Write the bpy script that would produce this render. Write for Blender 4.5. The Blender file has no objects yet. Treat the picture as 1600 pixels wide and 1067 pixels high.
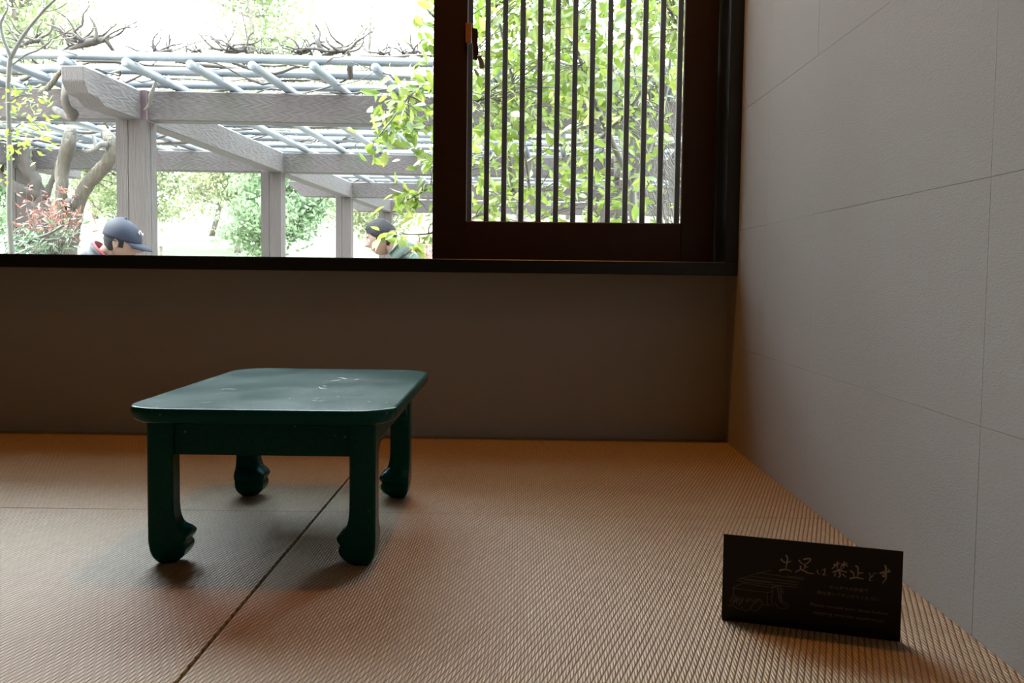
import bpy, bmesh, math, random
import numpy as np
from mathutils import Vector, Matrix, Quaternion
PI = math.pi
S = bpy.context.scene
C = S.collection

# ------------------------------------------------------------------ camera
FPX, HC = 1550.0, 0.56
YAW, PITCH, ROLL = 0.0056764, 0.0646267, 0.0118
Fv = Vector((-math.sin(YAW)*math.cos(PITCH), math.cos(YAW)*math.cos(PITCH), -math.sin(PITCH)))
R0 = Vector((math.cos(YAW), math.sin(YAW), 0)); U0 = R0.cross(Fv)
Rv = R0*math.cos(ROLL) + U0*math.sin(ROLL); Uv = U0*math.cos(ROLL) - R0*math.sin(ROLL)
cam = bpy.data.cameras.new('camera'); cam.sensor_width = 36; cam.lens = FPX*36/1600
cam.clip_start = .02; cam.clip_end = 300
co = bpy.data.objects.new('camera', cam); C.objects.link(co)
co.matrix_world = Matrix(((Rv.x, Uv.x, -Fv.x, 0), (Rv.y, Uv.y, -Fv.y, 0), (Rv.z, Uv.z, -Fv.z, HC), (0, 0, 0, 1)))
S.camera = co

def ray(px, py): return Rv*((px-800)/FPX) + Uv*((533.5-py)/FPX) + Fv
def at(px, py, Y):                       # the point seen at a pixel, at distance Y from the camera
    r = ray(px, py); return r*(Y/r.y) + Vector((0, 0, HC))

# ------------------------------------------------------------------ light
SKY = 31.0
W = bpy.data.worlds.new('sky'); S.world = W; W.use_nodes = True
nt = W.node_tree; bg = nt.nodes['Background']
tc = nt.nodes.new('ShaderNodeTexCoord'); sx = nt.nodes.new('ShaderNodeSeparateXYZ'); cr = nt.nodes.new('ShaderNodeValToRGB')
nt.links.new(tc.outputs['Generated'], sx.inputs[0]); nt.links.new(sx.outputs['Z'], cr.inputs[0]); nt.links.new(cr.outputs[0], bg.inputs[0])
cr.color_ramp.elements[0].position = 0.0; cr.color_ramp.elements[0].color = (1, 1, .97, 1)
cr.color_ramp.elements[1].position = .7; cr.color_ramp.elements[1].color = (.74, .88, 1, 1)
ov = nt.nodes.new('ShaderNodeMath'); ov.operation = 'MULTIPLY_ADD'; ov.inputs[1].default_value = .35*SKY; ov.inputs[2].default_value = .65*SKY   # bright hazy sky, brighter overhead
nt.links.new(sx.outputs['Z'], ov.inputs[0]); cl = nt.nodes.new('ShaderNodeMath'); cl.operation = 'MAXIMUM'; cl.inputs[1].default_value = .65*SKY
nt.links.new(ov.outputs[0], cl.inputs[0]); nt.links.new(cl.outputs[0], bg.inputs[1])
def light(name, kind, loc, e, col, **k):
    l = bpy.data.lights.new(name, kind); l.energy = e; l.color = col
    for a, v in k.items(): setattr(l, a, v)
    o = bpy.data.objects.new(name, l); C.objects.link(o); o.location = loc; return o
sun = light('sun', 'SUN', (0, 0, 10), 22.0, (1, .95, .86), angle=math.radians(1.5))
sun.rotation_euler = Vector((-.55, .05, .83)).to_track_quat('Z', 'Y').to_euler()
WARM = (1, .40, .075)
light('lamp_over_mats', 'POINT', (.20, 2.80, 3.75), 132, WARM, shadow_soft_size=.022)
light('lamp_behind', 'POINT', (-.5, .35, 3.6), 9, WARM, shadow_soft_size=.05)
po = light('window_portal', 'AREA', (-.84, 3.62, 1.51), 1, (1, 1, 1), shape='RECTANGLE', size=3.03, size_y=1.78)
po.rotation_euler = (-PI/2, 0, 0); po.data.cycles.is_portal = True
S.view_settings.view_transform = 'Standard'; S.view_settings.look = 'None'
S.view_settings.gamma = 1; S.view_settings.use_curve_mapping = False
S.view_settings.exposure = 0.0
S.cycles.max_bounces = 10; S.cycles.transparent_max_bounces = 24; S.cycles.sample_clamp_indirect = 6

# ------------------------------------------------------------------ materials
def new_mat(name):
    m = bpy.data.materials.new(name); m.use_nodes = True
    t = m.node_tree; t.nodes.clear(); out = t.nodes.new('ShaderNodeOutputMaterial')
    return m, t, out
def nd(t, k, **kw):
    n = t.nodes.new(k)
    for a, v in kw.items(): setattr(n, a, v)
    return n
def mth(t, op, a, b=None, c=None):
    n = t.nodes.new('ShaderNodeMath'); n.operation = op
    for i, v in enumerate((a, b, c)):
        if v is None: continue
        if isinstance(v, (int, float)): n.inputs[i].default_value = v
        else: t.links.new(v, n.inputs[i])
    return n.outputs[0]
def mixc(t, f, a, b, mode='MIX'):
    n = t.nodes.new('ShaderNodeMix'); n.data_type = 'RGBA'; n.blend_type = mode
    for s, v in ((n.inputs[0], f), (n.inputs[6], a), (n.inputs[7], b)):
        if isinstance(v, (int, float)): s.default_value = v
        elif isinstance(v, tuple): s.default_value = (*v, 1) if len(v) == 3 else v
        else: t.links.new(v, s)
    return n.outputs[2]
def noise(t, vec, scale, detail=4, rough=.55, dist=0):
    n = nd(t, 'ShaderNodeTexNoise'); n.inputs['Scale'].default_value = scale; n.inputs['Detail'].default_value = detail
    n.inputs['Roughness'].default_value = rough; n.inputs['Distortion'].default_value = dist
    if vec is not None: t.links.new(vec, n.inputs['Vector'])
    return n
def ramp(t, f, stops):
    n = nd(t, 'ShaderNodeValToRGB'); e = n.color_ramp.elements
    e[0].position, e[1].position = stops[0][0], stops[-1][0]
    e[0].color = (*stops[0][1], 1); e[1].color = (*stops[-1][1], 1)
    for p, c in stops[1:-1]: x = e.new(p); x.color = (*c, 1)
    t.links.new(f, n.inputs[0]); return n.outputs[0]
def mapping(t, scale=(1, 1, 1), rot=(0, 0, 0), src='Object'):
    c = nd(t, 'ShaderNodeTexCoord'); m = nd(t, 'ShaderNodeMapping')
    m.inputs['Scale'].default_value = scale; m.inputs['Rotation'].default_value = rot
    t.links.new(c.outputs[src], m.inputs['Vector']); return m.outputs[0]
def simple(name, col, rough=.6, var=.15, nscale=8, bump=.0, stretch=(1, 1, 1), metal=0, spec=.5, coat=0):
    m, t, out = new_mat(name); b = nd(t, 'ShaderNodeBsdfPrincipled')
    v = mapping(t, stretch); n = noise(t, v, nscale)
    c = mixc(t, n.outputs[0], tuple(x*(1-var) for x in col), tuple(min(1, x*(1+var)) for x in col))
    t.links.new(c, b.inputs['Base Color']); b.inputs['Roughness'].default_value = rough
    b.inputs['Metallic'].default_value = metal; b.inputs['Specular IOR Level'].default_value = spec
    b.inputs['Coat Weight'].default_value = coat
    if bump:
        bp = nd(t, 'ShaderNodeBump'); bp.inputs['Strength'].default_value = 1; bp.inputs['Distance'].default_value = bump
        t.links.new(n.outputs[0], bp.inputs['Height']); t.links.new(bp.outputs[0], b.inputs['Normal'])
    t.links.new(b.outputs[0], out.inputs[0]); return m

def mat_tatami():
    m, t, out = new_mat('woven_tatami'); b = nd(t, 'ShaderNodeBsdfPrincipled')
    geo = nd(t, 'ShaderNodeNewGeometry'); s = nd(t, 'ShaderNodeSeparateXYZ'); t.links.new(geo.outputs['Position'], s.inputs[0])
    wob = noise(t, geo.outputs['Position'], 7, 2)
    wx = mth(t, 'MULTIPLY', mth(t, 'SUBTRACT', wob.outputs[0], .5), .0035)
    X = mth(t, 'ADD', s.outputs['X'], wx)
    u = mth(t, 'DIVIDE', X, .0054); col = mth(t, 'FLOOR', u); fu = mth(t, 'SUBTRACT', u, col)
    v = mth(t, 'SUBTRACT', mth(t, 'DIVIDE', mth(t, 'ADD', s.outputs['Y'], wx), .0305), mth(t, 'DIVIDE', X, .0098))
    row = mth(t, 'FLOOR', v); fv = mth(t, 'SUBTRACT', v, row)
    a = mth(t, 'SUBTRACT', mth(t, 'MULTIPLY', fu, 2), 1); c = mth(t, 'SUBTRACT', mth(t, 'MULTIPLY', fv, 2), 1)
    # strand slants a little inside its cell
    a2 = mth(t, 'POWER', mth(t, 'ABSOLUTE', a), 2.0); c2 = mth(t, 'POWER', mth(t, 'ABSOLUTE', c), 3.0)
    h = mth(t, 'MULTIPLY', mth(t, 'SUBTRACT', 1, mth(t, 'MULTIPLY', a2, .62)), mth(t, 'SUBTRACT', 1, c2))
    fine = noise(t, geo.outputs['Position'], 900, 2)
    cv = nd(t, 'ShaderNodeCombineXYZ'); t.links.new(col, cv.inputs[0]); t.links.new(row, cv.inputs[1])
    wn = nd(t, 'ShaderNodeTexWhiteNoise'); t.links.new(cv.outputs[0], wn.inputs[0])
    base = ramp(t, h, [(0, (.040, .018, .009)), (.25, (.15, .085, .042)), (.6, (.385, .275, .135)), (1, (.50, .38, .205))])
    base = mixc(t, mth(t, 'MULTIPLY', wn.outputs[0], .42), base, (.24, .15, .07))
    big = noise(t, geo.outputs['Position'], 2.2, 3)
    base = mixc(t, mth(t, 'MULTIPLY', big.outputs[0], .22), base, (.35, .24, .12))
    t.links.new(base, b.inputs['Base Color'])
    b.inputs['Roughness'].default_value = .45; b.inputs['Specular IOR Level'].default_value = .42
    bp = nd(t, 'ShaderNodeBump'); bp.inputs['Distance'].default_value = .0026; bp.inputs['Strength'].default_value = .9
    hh = mth(t, 'ADD', h, mth(t, 'MULTIPLY', fine.outputs[0], .12))
    hh = mth(t, 'ADD', hh, mth(t, 'MULTIPLY', wn.outputs[0], .15))
    t.links.new(hh, bp.inputs['Height']); t.links.new(bp.outputs[0], b.inputs['Normal'])
    t.links.new(b.outputs[0], out.inputs[0]); return m
def mat_paper():
    m, t, out = new_mat('crepe_wallpaper'); b = nd(t, 'ShaderNodeBsdfPrincipled')
    geo = nd(t, 'ShaderNodeNewGeometry')
    mp = nd(t, 'ShaderNodeMapping'); mp.inputs['Scale'].default_value = (1, 1, 3.2); mp.inputs['Rotation'].default_value = (.35, 0, 0)
    t.links.new(geo.outputs['Position'], mp.inputs['Vector'])
    n1 = noise(t, mp.outputs[0], 105, 5, .62, .6); n2 = noise(t, geo.outputs['Position'], 3, 3)
    c = mixc(t, n1.outputs[0], (.42, .42, .415), (.48, .48, .475)); c = mixc(t, mth(t, 'MULTIPLY', n2.outputs[0], .3), c, (.435, .43, .425))
    t.links.new(c, b.inputs['Base Color']); b.inputs['Roughness'].default_value = .85; b.inputs['Specular IOR Level'].default_value = .25
    bp = nd(t, 'ShaderNodeBump'); bp.inputs['Distance'].default_value = .0013; bp.inputs['Strength'].default_value = .8
    t.links.new(n1.outputs[0], bp.inputs['Height']); t.links.new(bp.outputs[0], b.inputs['Normal'])
    t.links.new(b.outputs[0], out.inputs[0]); return m
def mat_table():
    m, t, out = new_mat('green_lacquer'); b = nd(t, 'ShaderNodeBsdfPrincipled')
    v = mapping(t, (9, 1.2, 9)); n = noise(t, v, 14, 4)
    v2 = mapping(t, (1, 1, 1)); sp = noise(t, v2, 85, 2, .5); blot = noise(t, v2, 6, 4)
    c = mixc(t, n.outputs[0], (.001, .046, .042), (.002, .082, .078))
    spk = mth(t, 'GREATER_THAN', sp.outputs[0], .745)
    c = mixc(t, mth(t, 'MULTIPLY', spk, .55), c, (.20, .30, .28))
    t.links.new(c, b.inputs['Base Color'])
    r = mth(t, 'ADD', mth(t, 'MULTIPLY', blot.outputs[0], .14), .14)
    t.links.new(r, b.inputs['Roughness']); b.inputs['Specular IOR Level'].default_value = .09
    bp = nd(t, 'ShaderNodeBump'); bp.inputs['Distance'].default_value = .0006; bp.inputs['Strength'].default_value = .35
    t.links.new(n.outputs[0], bp.inputs['Height']); t.links.new(bp.outputs[0], b.inputs['Normal'])
    t.links.new(b.outputs[0], out.inputs[0]); return m
def mat_beam(name, c1, c2, stretch):
    m, t, out = new_mat(name); b = nd(t, 'ShaderNodeBsdfPrincipled')
    geo = nd(t, 'ShaderNodeNewGeometry')
    mp = nd(t, 'ShaderNodeMapping'); mp.inputs['Scale'].default_value = stretch; t.links.new(geo.outputs['Position'], mp.inputs['Vector'])
    g = noise(t, mp.outputs[0], 9, 6, .6, 1.6)
    wv = nd(t, 'ShaderNodeTexWave'); wv.inputs['Scale'].default_value = 11; wv.inputs['Distortion'].default_value = 11; wv.inputs['Detail'].default_value = 3
    wv.inputs['Detail Scale'].default_value = .8; t.links.new(mp.outputs[0], wv.inputs['Vector'])
    al = noise(t, geo.outputs['Position'], 1.7, 3)
    c = mixc(t, g.outputs[0], c1, c2)
    dark = ramp(t, wv.outputs[0], [(0, (.45, .45, .45)), (.12, (1, 1, 1)), (1, (1, 1, 1))])
    c = mixc(t, .45, c, dark, 'MULTIPLY')
    am = ramp(t, al.outputs[0], [(.52, (0, 0, 0)), (.66, (1, 1, 1))])
    c = mixc(t, mth(t, 'MULTIPLY', am, .45), c, (.042, .050, .025))
    t.links.new(c, b.inputs['Base Color']); b.inputs['Roughness'].default_value = .85
    bp = nd(t, 'ShaderNodeBump'); bp.inputs['Distance'].default_value = .003; bp.inputs['Strength'].default_value = .7
    t.links.new(wv.outputs[0], bp.inputs['Height']); t.links.new(bp.outputs[0], b.inputs['Normal'])
    t.links.new(b.outputs[0], out.inputs[0]); return m
def mat_leaf(name, c1, c2, trans=.55, rough=.4, scale=5):
    m, t, out = new_mat(name); b = nd(t, 'ShaderNodeBsdfPrincipled'); tr = nd(t, 'ShaderNodeBsdfTranslucent'); mx = nd(t, 'ShaderNodeMixShader')
    oi = nd(t, 'ShaderNodeObjectInfo'); geo = nd(t, 'ShaderNodeNewGeometry'); n = noise(t, geo.outputs['Position'], scale, 3, .7)
    f = mth(t, 'FRACT', mth(t, 'ADD', mth(t, 'MULTIPLY', n.outputs[0], 1.5), oi.outputs['Random']))
    f = mth(t, 'PINGPONG', mth(t, 'MULTIPLY', f, 2), 1)
    c = mixc(t, f, c1, c2)
    t.links.new(c, b.inputs['Base Color']); t.links.new(c, tr.inputs[0]); b.inputs['Roughness'].default_value = rough
    mx.inputs[0].default_value = trans; t.links.new(b.outputs[0], mx.inputs[1]); t.links.new(tr.outputs[0], mx.inputs[2])
    t.links.new(mx.outputs[0], out.inputs[0]); return m
def mat_glass():
    m, t, out = new_mat('window_glass'); tr = nd(t, 'ShaderNodeBsdfTransparent'); gl = nd(t, 'ShaderNodeBsdfGlossy'); mx = nd(t, 'ShaderNodeMixShader')
    fr = nd(t, 'ShaderNodeFresnel'); fr.inputs[0].default_value = 1.45; gl.inputs['Roughness'].default_value = .0
    tr.inputs[0].default_value = (.97, .985, .98, 1)
    n = noise(t, mapping(t), 6, 4); t.links.new(mth(t, 'MULTIPLY', fr.outputs[0], mth(t, 'ADD', n.outputs[0], .4)), mx.inputs[0])
    t.links.new(tr.outputs[0], mx.inputs[1]); t.links.new(gl.outputs[0], mx.inputs[2]); t.links.new(mx.outputs[0], out.inputs[0]); return m
M = dict(
    tatami=mat_tatami(), paper=mat_paper(), green=mat_table(), glass=mat_glass(),
    darkwall=simple('dark_room_wood', (.035, .022, .014), .8, .2, 4),
    board=simple('mat_underlay', (.05, .03, .018), .9),
    black_wood=simple('black_stained_wood', (.0035, .0035, .0037), .33, .3, 10, .0003, (1, 1, 8), spec=.5),
    panel_wood=simple('red_brown_panel_wood', (.022, .0085, .0055), .42, .35, 9, .0005, (1, 1, 10), spec=.35),
    rail_wood=simple('red_brown_rail_wood', (.028, .010, .006), .42, .35, 9, .0005, (10, 1, 1), spec=.35),
    bar_wood=simple('lattice_wood', (.085, .055, .042), .6, .3, 12, .0005, (6, 6, .6)),
    bead=simple('glazing_bead', (.30, .29, .26), .45),
    latch=simple('latch_wood', (.28, .12, .045), .45, .2, 20, .0004, (1, 1, .3)),
    steel=simple('grey_steel', (.30, .30, .36), .35, .2, 30, 0, metal=.7),
    sign=simple('black_acrylic', (.0035, .0035, .0035), .32, .2, 10, spec=.3),
    ink=simple('cream_print', (.33, .26, .23), .7, .1, 40),
    ink2=simple('dim_cream_print', (.19, .16, .15), .7, .1, 40),
    plaster=simple('ceiling_plaster', (.30, .27, .23), .9, .1, 5),
    beam_x=mat_beam('beam_grain_x', (.055, .040, .037), (.088, .070, .064), (.35, 3, 3)),
    beam_y=mat_beam('beam_grain_y', (.055, .040, .037), (.088, .072, .064), (3, .35, 3)),
    post=mat_beam('post_grain', (.045, .031, .026), (.072, .055, .047), (3, 3, .35)),
    plate=simple('purple_steel_bracket', (.085, .042, .048), .6, .15, 10),
    pole=simple('grey_white_pole', (.155, .175, .20), .35, .12, 9, .0008, (1, 1, 1)),
    bark=simple('wisteria_bark', (.075, .060, .038), .9, .7, 30, .03, (1, 1, .25)),
    bark_dark=simple('dark_bark', (.055, .042, .032), .9, .5, 26, .01, (1, 1, .3)),
    bark_pale=simple('smooth_pale_bark', (.10, .09, .07), .8, .25, 20, .002, (1, 1, .4)),
    twig=simple('twig', (.085, .068, .05), .85, .4, 12),
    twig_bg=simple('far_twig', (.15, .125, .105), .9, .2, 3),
    leaf=mat_leaf('broad_leaf', (.14, .22, .028), (.30, .33, .075), .6, .35, 4),
    leaf_y=mat_leaf('yellow_green_leaf', (.30, .38, .03), (.18, .33, .04), .6),
    leaf_r=mat_leaf('red_leaf', (.24, .065, .045), (.30, .125, .075), .45),
    leaf_g=mat_leaf('dull_green_leaf', (.08, .15, .07), (.13, .20, .10), .4),
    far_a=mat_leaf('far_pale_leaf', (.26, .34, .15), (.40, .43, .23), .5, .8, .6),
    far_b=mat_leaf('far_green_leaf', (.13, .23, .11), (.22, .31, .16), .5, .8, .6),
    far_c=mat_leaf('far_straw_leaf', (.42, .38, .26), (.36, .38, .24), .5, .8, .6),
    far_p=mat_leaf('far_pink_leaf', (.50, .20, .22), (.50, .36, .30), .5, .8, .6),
    lawn=simple('pale_lawn', (.22, .26, .13), .95, .3, 1.2), soil=simple('gravel_soil', (.30, .28, .23), .95, .25, 5, .01),
    skin=simple('skin', (.20, .105, .07), .55, .08, 30), skin_b=simple('skin_tan', (.155, .075, .042), .55, .08, 30), hair=simple('black_hair', (.004, .0035, .004), .7, .4, 60, .003, (1, 1, 4), spec=.15),
    eye=simple('eye_white', (.7, .68, .65), .3, .02), iris=simple('dark_iris', (.02, .012, .008), .3), lip=simple('lip', (.34, .14, .11), .5, .1),
    navy=simple('navy_cap_cloth', (.003, .006, .018), .7, .3, 12, spec=.2), cream=simple('cream_cloth', (.75, .72, .68), .7, .1),
    grey_jacket=simple('pale_grey_jacket', (.13, .135, .16), .75, .5, 16, .003), red=simple('red_collar_cloth', (.25, .015, .03), .8, .2),
    charcoal=simple('charcoal_cloth', (.02, .022, .03), .8, .2), green_jacket=simple('sage_green_jacket', (.035, .062, .047), .75, .25, 10, .003),
    shoe=simple('black_shoe', (.02, .02, .02), .4), bench=simple('grey_bench_wood', (.22, .18, .14), .8, .3, 8, .002, (.4, 4, 4)),
    white_board=simple('white_board', (.45, .46, .48), .5, .05), added_eave=simple('added_eave_board', (.05, .035, .025), .8, .2, 6),
    concrete=simple('outside_plaster', (.30, .27, .24), .9, .1, 4),
)

def darker(names, f):
    for nm in names:
        for n in M[nm].node_tree.nodes:
            if n.type == 'MIX' and n.blend_type == 'MIX':
                for i in (6, 7):
                    if not n.inputs[i].is_linked: n.inputs[i].default_value = [c*f for c in n.inputs[i].default_value[:3]] + [1]
darker(('beam_x', 'beam_y', 'post', 'plate', 'pole', 'bark', 'bark_dark', 'bark_pale', 'twig', 'twig_bg', 'leaf_y', 'leaf_r', 'leaf_g', 'skin', 'skin_b', 'navy', 'red',
        'charcoal', 'green_jacket', 'grey_jacket', 'cream', 'bench', 'white_board', 'lawn', 'soil', 'far_a', 'far_b', 'far_c', 'far_p', 'bar_wood', 'bead'), .50)
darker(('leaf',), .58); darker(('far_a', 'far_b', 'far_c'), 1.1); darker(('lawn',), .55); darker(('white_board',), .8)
# ------------------------------------------------------------------ builders
def wloc(o):
    v = Vector((0, 0, 0))
    while o is not None: v += o.location; o = o.parent
    return v
def tag(o, label=None, cat=None, group=None, kind=None):
    if label: o['label'] = label
    if cat: o['category'] = cat
    if group: o['group'] = group
    if kind: o['kind'] = kind
    return o
def thing(name, label, cat, loc, group=None):
    o = bpy.data.objects.new(name, None); C.objects.link(o); o.location = loc; o.empty_display_size = .05
    return tag(o, label, cat, group)
def link(name, me, mat, parent=None, loc=None, smooth=False):
    if mat is not None and not me.materials: me.materials.append(mat)
    if smooth:
        me.polygons.foreach_set('use_smooth', [True]*len(me.polygons))
    o = bpy.data.objects.new(name, me); C.objects.link(o)
    if parent is not None:
        o.parent = parent
    if loc is not None: o.location = loc
    return o
def obj(name, bm, mat, parent=None, smooth=False, origin=None, label=None):
    """bmesh given in world coordinates -> one object; its origin goes to the middle of its base"""
    cs = [v.co for v in bm.verts]
    if origin is None:
        lo = Vector([min(c[i] for c in cs) for i in range(3)]); hi = Vector([max(c[i] for c in cs) for i in range(3)])
        origin = Vector(((lo.x+hi.x)/2, (lo.y+hi.y)/2, lo.z))
    bmesh.ops.translate(bm, verts=bm.verts, vec=-origin)
    me = bpy.data.meshes.new(name); bm.to_mesh(me); bm.free()
    o = link(name, me, mat, parent, None, smooth)
    o.location = origin - (wloc(parent) if parent is not None else Vector((0, 0, 0)))
    if label: o['label'] = label
    return o
def box(bm, lo, hi, bev=0, rot=None, piv=None):
    r = bmesh.ops.create_cube(bm, size=1); vs = r['verts']; lo = Vector(lo); hi = Vector(hi)
    for v in vs: v.co = Vector([lo[i] + (v.co[i]+.5)*(hi[i]-lo[i]) for i in range(3)])
    if rot is not None: bmesh.ops.rotate(bm, verts=vs, cent=piv or (lo+hi)/2, matrix=rot)
    if bev:
        es = list({e for v in vs for e in v.link_edges})
        bmesh.ops.bevel(bm, geom=es, offset=bev, segments=1, affect='EDGES')
def B(lo, hi, bev=0, **k):
    bm = bmesh.new(); box(bm, lo, hi, bev, **k); return bm
def tube(bm, pts, rad, n=8, cap=True, jit=0, rng=None):
    pts = [Vector(p) for p in pts]; m = len(pts)
    if not hasattr(rad, '__len__'): rad = [rad]*m
    rings = []; prev = None
    for i, p in enumerate(pts):
        t = (pts[min(i+1, m-1)] - pts[max(i-1, 0)])
        if t.length < 1e-9: t = Vector((0, 0, 1))
        t.normalize()
        if prev is None:
            a = Vector((0, 0, 1)) if abs(t.z) < .9 else Vector((1, 0, 0)); x = t.cross(a).normalized()
        else:
            x = prev - t*prev.dot(t)
            x = x.normalized() if x.length > 1e-6 else t.orthogonal().normalized()
        prev = x; y = t.cross(x)
        rings.append([bm.verts.new(p + (x*math.cos(2*PI*k/n) + y*math.sin(2*PI*k/n))*rad[i]*(1+(rng.uniform(-jit, jit) if jit else 0))) for k in range(n)])
    for i in range(m-1):
        for k in range(n):
            bm.faces.new((rings[i][k], rings[i][(k+1) % n], rings[i+1][(k+1) % n], rings[i+1][k]))
    if cap:
        bm.faces.new(rings[0][::-1]); bm.faces.new(rings[-1])
def prism(bm, poly, axis, a, b):
    """poly: 2D outline; axis: index of the extrusion axis (other two axes in order)"""
    ax = [i for i in range(3) if i != axis]
    def mk(t): 
        r = []
        for p in poly:
            c = [0, 0, 0]; c[ax[0]], c[ax[1]] = p; c[axis] = t; r.append(bm.verts.new(c))
        return r
    A, Bv = mk(a), mk(b); n = len(poly)
    bm.faces.new(A); bm.faces.new(Bv[::-1])
    for i in range(n): bm.faces.new((A[i], Bv[i], Bv[(i+1) % n], A[(i+1) % n]))
    bmesh.ops.recalc_face_normals(bm, faces=bm.faces)
def smooth_path(pts, k=4):
    P = [Vector(p) for p in pts]; out = []
    for i in range(len(P)-1):
        p0, p1, p2, p3 = P[max(i-1, 0)], P[i], P[i+1], P[min(i+2, len(P)-1)]
        for j in range(k):
            t = j/k
            out.append(.5*((2*p1) + (-p0+p2)*t + (2*p0-5*p1+4*p2-p3)*t*t + (-p0+3*p1-3*p2+p3)*t**3))
    out.append(P[-1]); return out
def lerp_r(rs, n):
    return [float(np.interp(i/(n-1)*(len(rs)-1), range(len(rs)), rs)) for i in range(n)]

# ------------------------------------------------------------------ the room
XR, YB, YF = .728, 3.45, 3.30             # right wall, wall below the window, front of the window frame
Z0G = -.45                                # ground level outside
CH = 3.9
XL, YN = -3.2, -1.6
fl = obj('floor', B((XL, YN, -.10), (XR+.05, YB+.02, -.03)), M['board']); tag(fl, kind='structure')
gx, gy = -.463, 2.318; xs = [XL, gx-2.38, gx-1.19, gx, XR]; ys = [YN, gy-2.376, gy-1.188, gy, YB]
for i in range(4):
    for j in range(4):
        g = .0028; gl = .0008
        lo = (xs[i]+(g if i else 0), ys[j]+gl, -.03); hi = (xs[i+1]-(g if i < 3 else 0), ys[j+1]-gl, 0)
        obj('tatami_mat', B(lo, hi, .0012), M['tatami'], fl)
wb = obj('wall_back', B((XL, YB, -.1), (XR+.1, YB+.16, .5745)), M['paper']); tag(wb, kind='structure')
wt = obj('wall_back_upper', B((XL, YB, 2.45), (XR+.1, YB+.15, CH)), M['paper']); wt.name = 'trim_4'; tag(wt, kind='structure')
wr = obj('wall_right', B((XR+.0016, YN, -.1), (XR+.12, YB+.15, CH)), M['paper']); tag(wr, kind='structure')
rg = random.Random(4)
yl = [1.548+.4635*k for k in range(-7, 5)]; yl = [y for y in yl if YN+.05 < y < YB-.02]; yl = [YN]+yl+[YB]
zl = [0.0]+[.336+.3875*k for k in range(0, 10)]+[CH]
for i in range(len(yl)-1):
    for j in range(len(zl)-1):
        p = rg.uniform(0, .0003); g = .0004
        obj('paper_sheet', B((XR-.0006-p, yl[i]+g, zl[j]+g), (XR+.0016, yl[i+1]-g, zl[j+1]-g)), M['paper'], wr)
ws = obj('wall_back_left', B((XL, YB, .5745), (-2.40, YB+.15, 2.45)), M['paper']); ws.name = 'trim_7'; tag(ws, kind='structure')
wl = obj('wall_left', B((XL-.12, YN, -.1), (XL, YB+.15, CH)), M['darkwall']); tag(wl, kind='structure')
wn = obj('wall_rear', B((XL, YN-.12, -.1), (XR+.1, YN, CH)), M['board']); tag(wn, kind='structure')
ce = obj('ceiling', B((XL-.12, YN-.12, CH), (XR+.12, YB+.15, CH+.1)), M['darkwall']); tag(ce, kind='structure')
ev = obj('trim_5', B((XL-1.5, YB+.15, 2.62), (XR+2.2, YB+.62, 2.72)), M['added_eave']); tag(ev, kind='structure', label='dark unseen eave board over the window, added to cut steep daylight')  # unseen eave, added and sized to cut off steep skylight into the room
of = obj('wall_outer', B((XR+.12, YB, Z0G), (XR+2.2, YB+.15, 2.62)), M['concrete']); of.name = 'trim_6'; tag(of, kind='structure')

# window frame (fixed): window_1
ZS, ZT = .6185, 2.40
w1 = bpy.data.objects.new('window_1', None); C.objects.link(w1); w1.location = (-1.2, 3.45, .57); tag(w1, kind='structure')
obj('sill', B((-2.40, YF, .574), (XR-.001, YB+.16, ZS), .0025), M['black_wood'], w1)
obj('jamb', B((XR-.0445, YF, ZS), (XR-.001, YB+.16, ZT), .002), M['black_wood'], w1)
obj('jamb', B((-2.40, YF, ZS), (-2.355, YB+.16, ZT), .002), M['black_wood'], w1)
obj('header', B((-2.40, YF, ZT), (XR-.001, YB+.16, ZT+.05), .002), M['black_wood'], w1)
obj('glass_pane', B((-2.354, 3.556, ZS), (-.20, 3.560, ZT)), M['glass'], w1)

# sliding lattice panel: window_2
PY = 3.49
xa, xb = -.3035, XR-.046
gxa, gxb, gz = -.187, .567, .7535
w2 = bpy.data.objects.new('window_2', None); C.objects.link(w2); w2.location = (.19, PY, ZS); tag(w2, kind='structure')
obj('stile', B((xa, PY, ZS+.001), (gxa, PY+.036, ZT-.001), .0015), M['panel_wood'], w2)
obj('stile', B((gxb, PY, ZS+.001), (xb, PY+.036, ZT-.001), .0015), M['panel_wood'], w2)
obj('rail', B((gxa, PY+.001, ZS+.001), (gxb, PY+.035, gz), .0015), M['rail_wood'], w2)
obj('rail', B((gxa, PY+.001, 2.26), (gxb, PY+.035, ZT-.001), .0015), M['rail_wood'], w2)
obj('glass_pane', B((gxa, PY+.012, gz), (gxb, PY+.015, 2.26)), M['glass'], w2)
for a, b in (((gxa, gz), (gxa+.0022, 2.26)), ((gxb-.0022, gz), (gxb, 2.26)), ((gxa, gz), (gxb, gz+.0018))):
    obj('glazing_bead', B((a[0], PY+.004, a[1]), (b[0], PY+.012, b[1])), M['bead'], w2)
bar0 = None
LY = PY+.058
for k in range(13):
    px = 734.5 + 27.45*k
    x = at(px+1.0, 0, LY).x
    w = .0205 if k else .019
    if bar0 is None:
        bar0 = obj('lattice_bar', B((x-w/2, LY, .66), (x+w/2, LY+.018, 2.32), .0012), M['bar_wood'], w2)
        base = bar0.location.copy(); x0 = x
    else:
        o = bar0.copy(); C.objects.link(o); o.location = base + Vector((x-x0, 0, 0)); bar0.name = 'lattice_bar'
for z in (.655, 2.30):
    obj('lattice_rail', B((gxa-.03, LY-.004, z), (gxb+.03, LY+.022, z+.028), .001), M['bar_wood'], w2)
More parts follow.
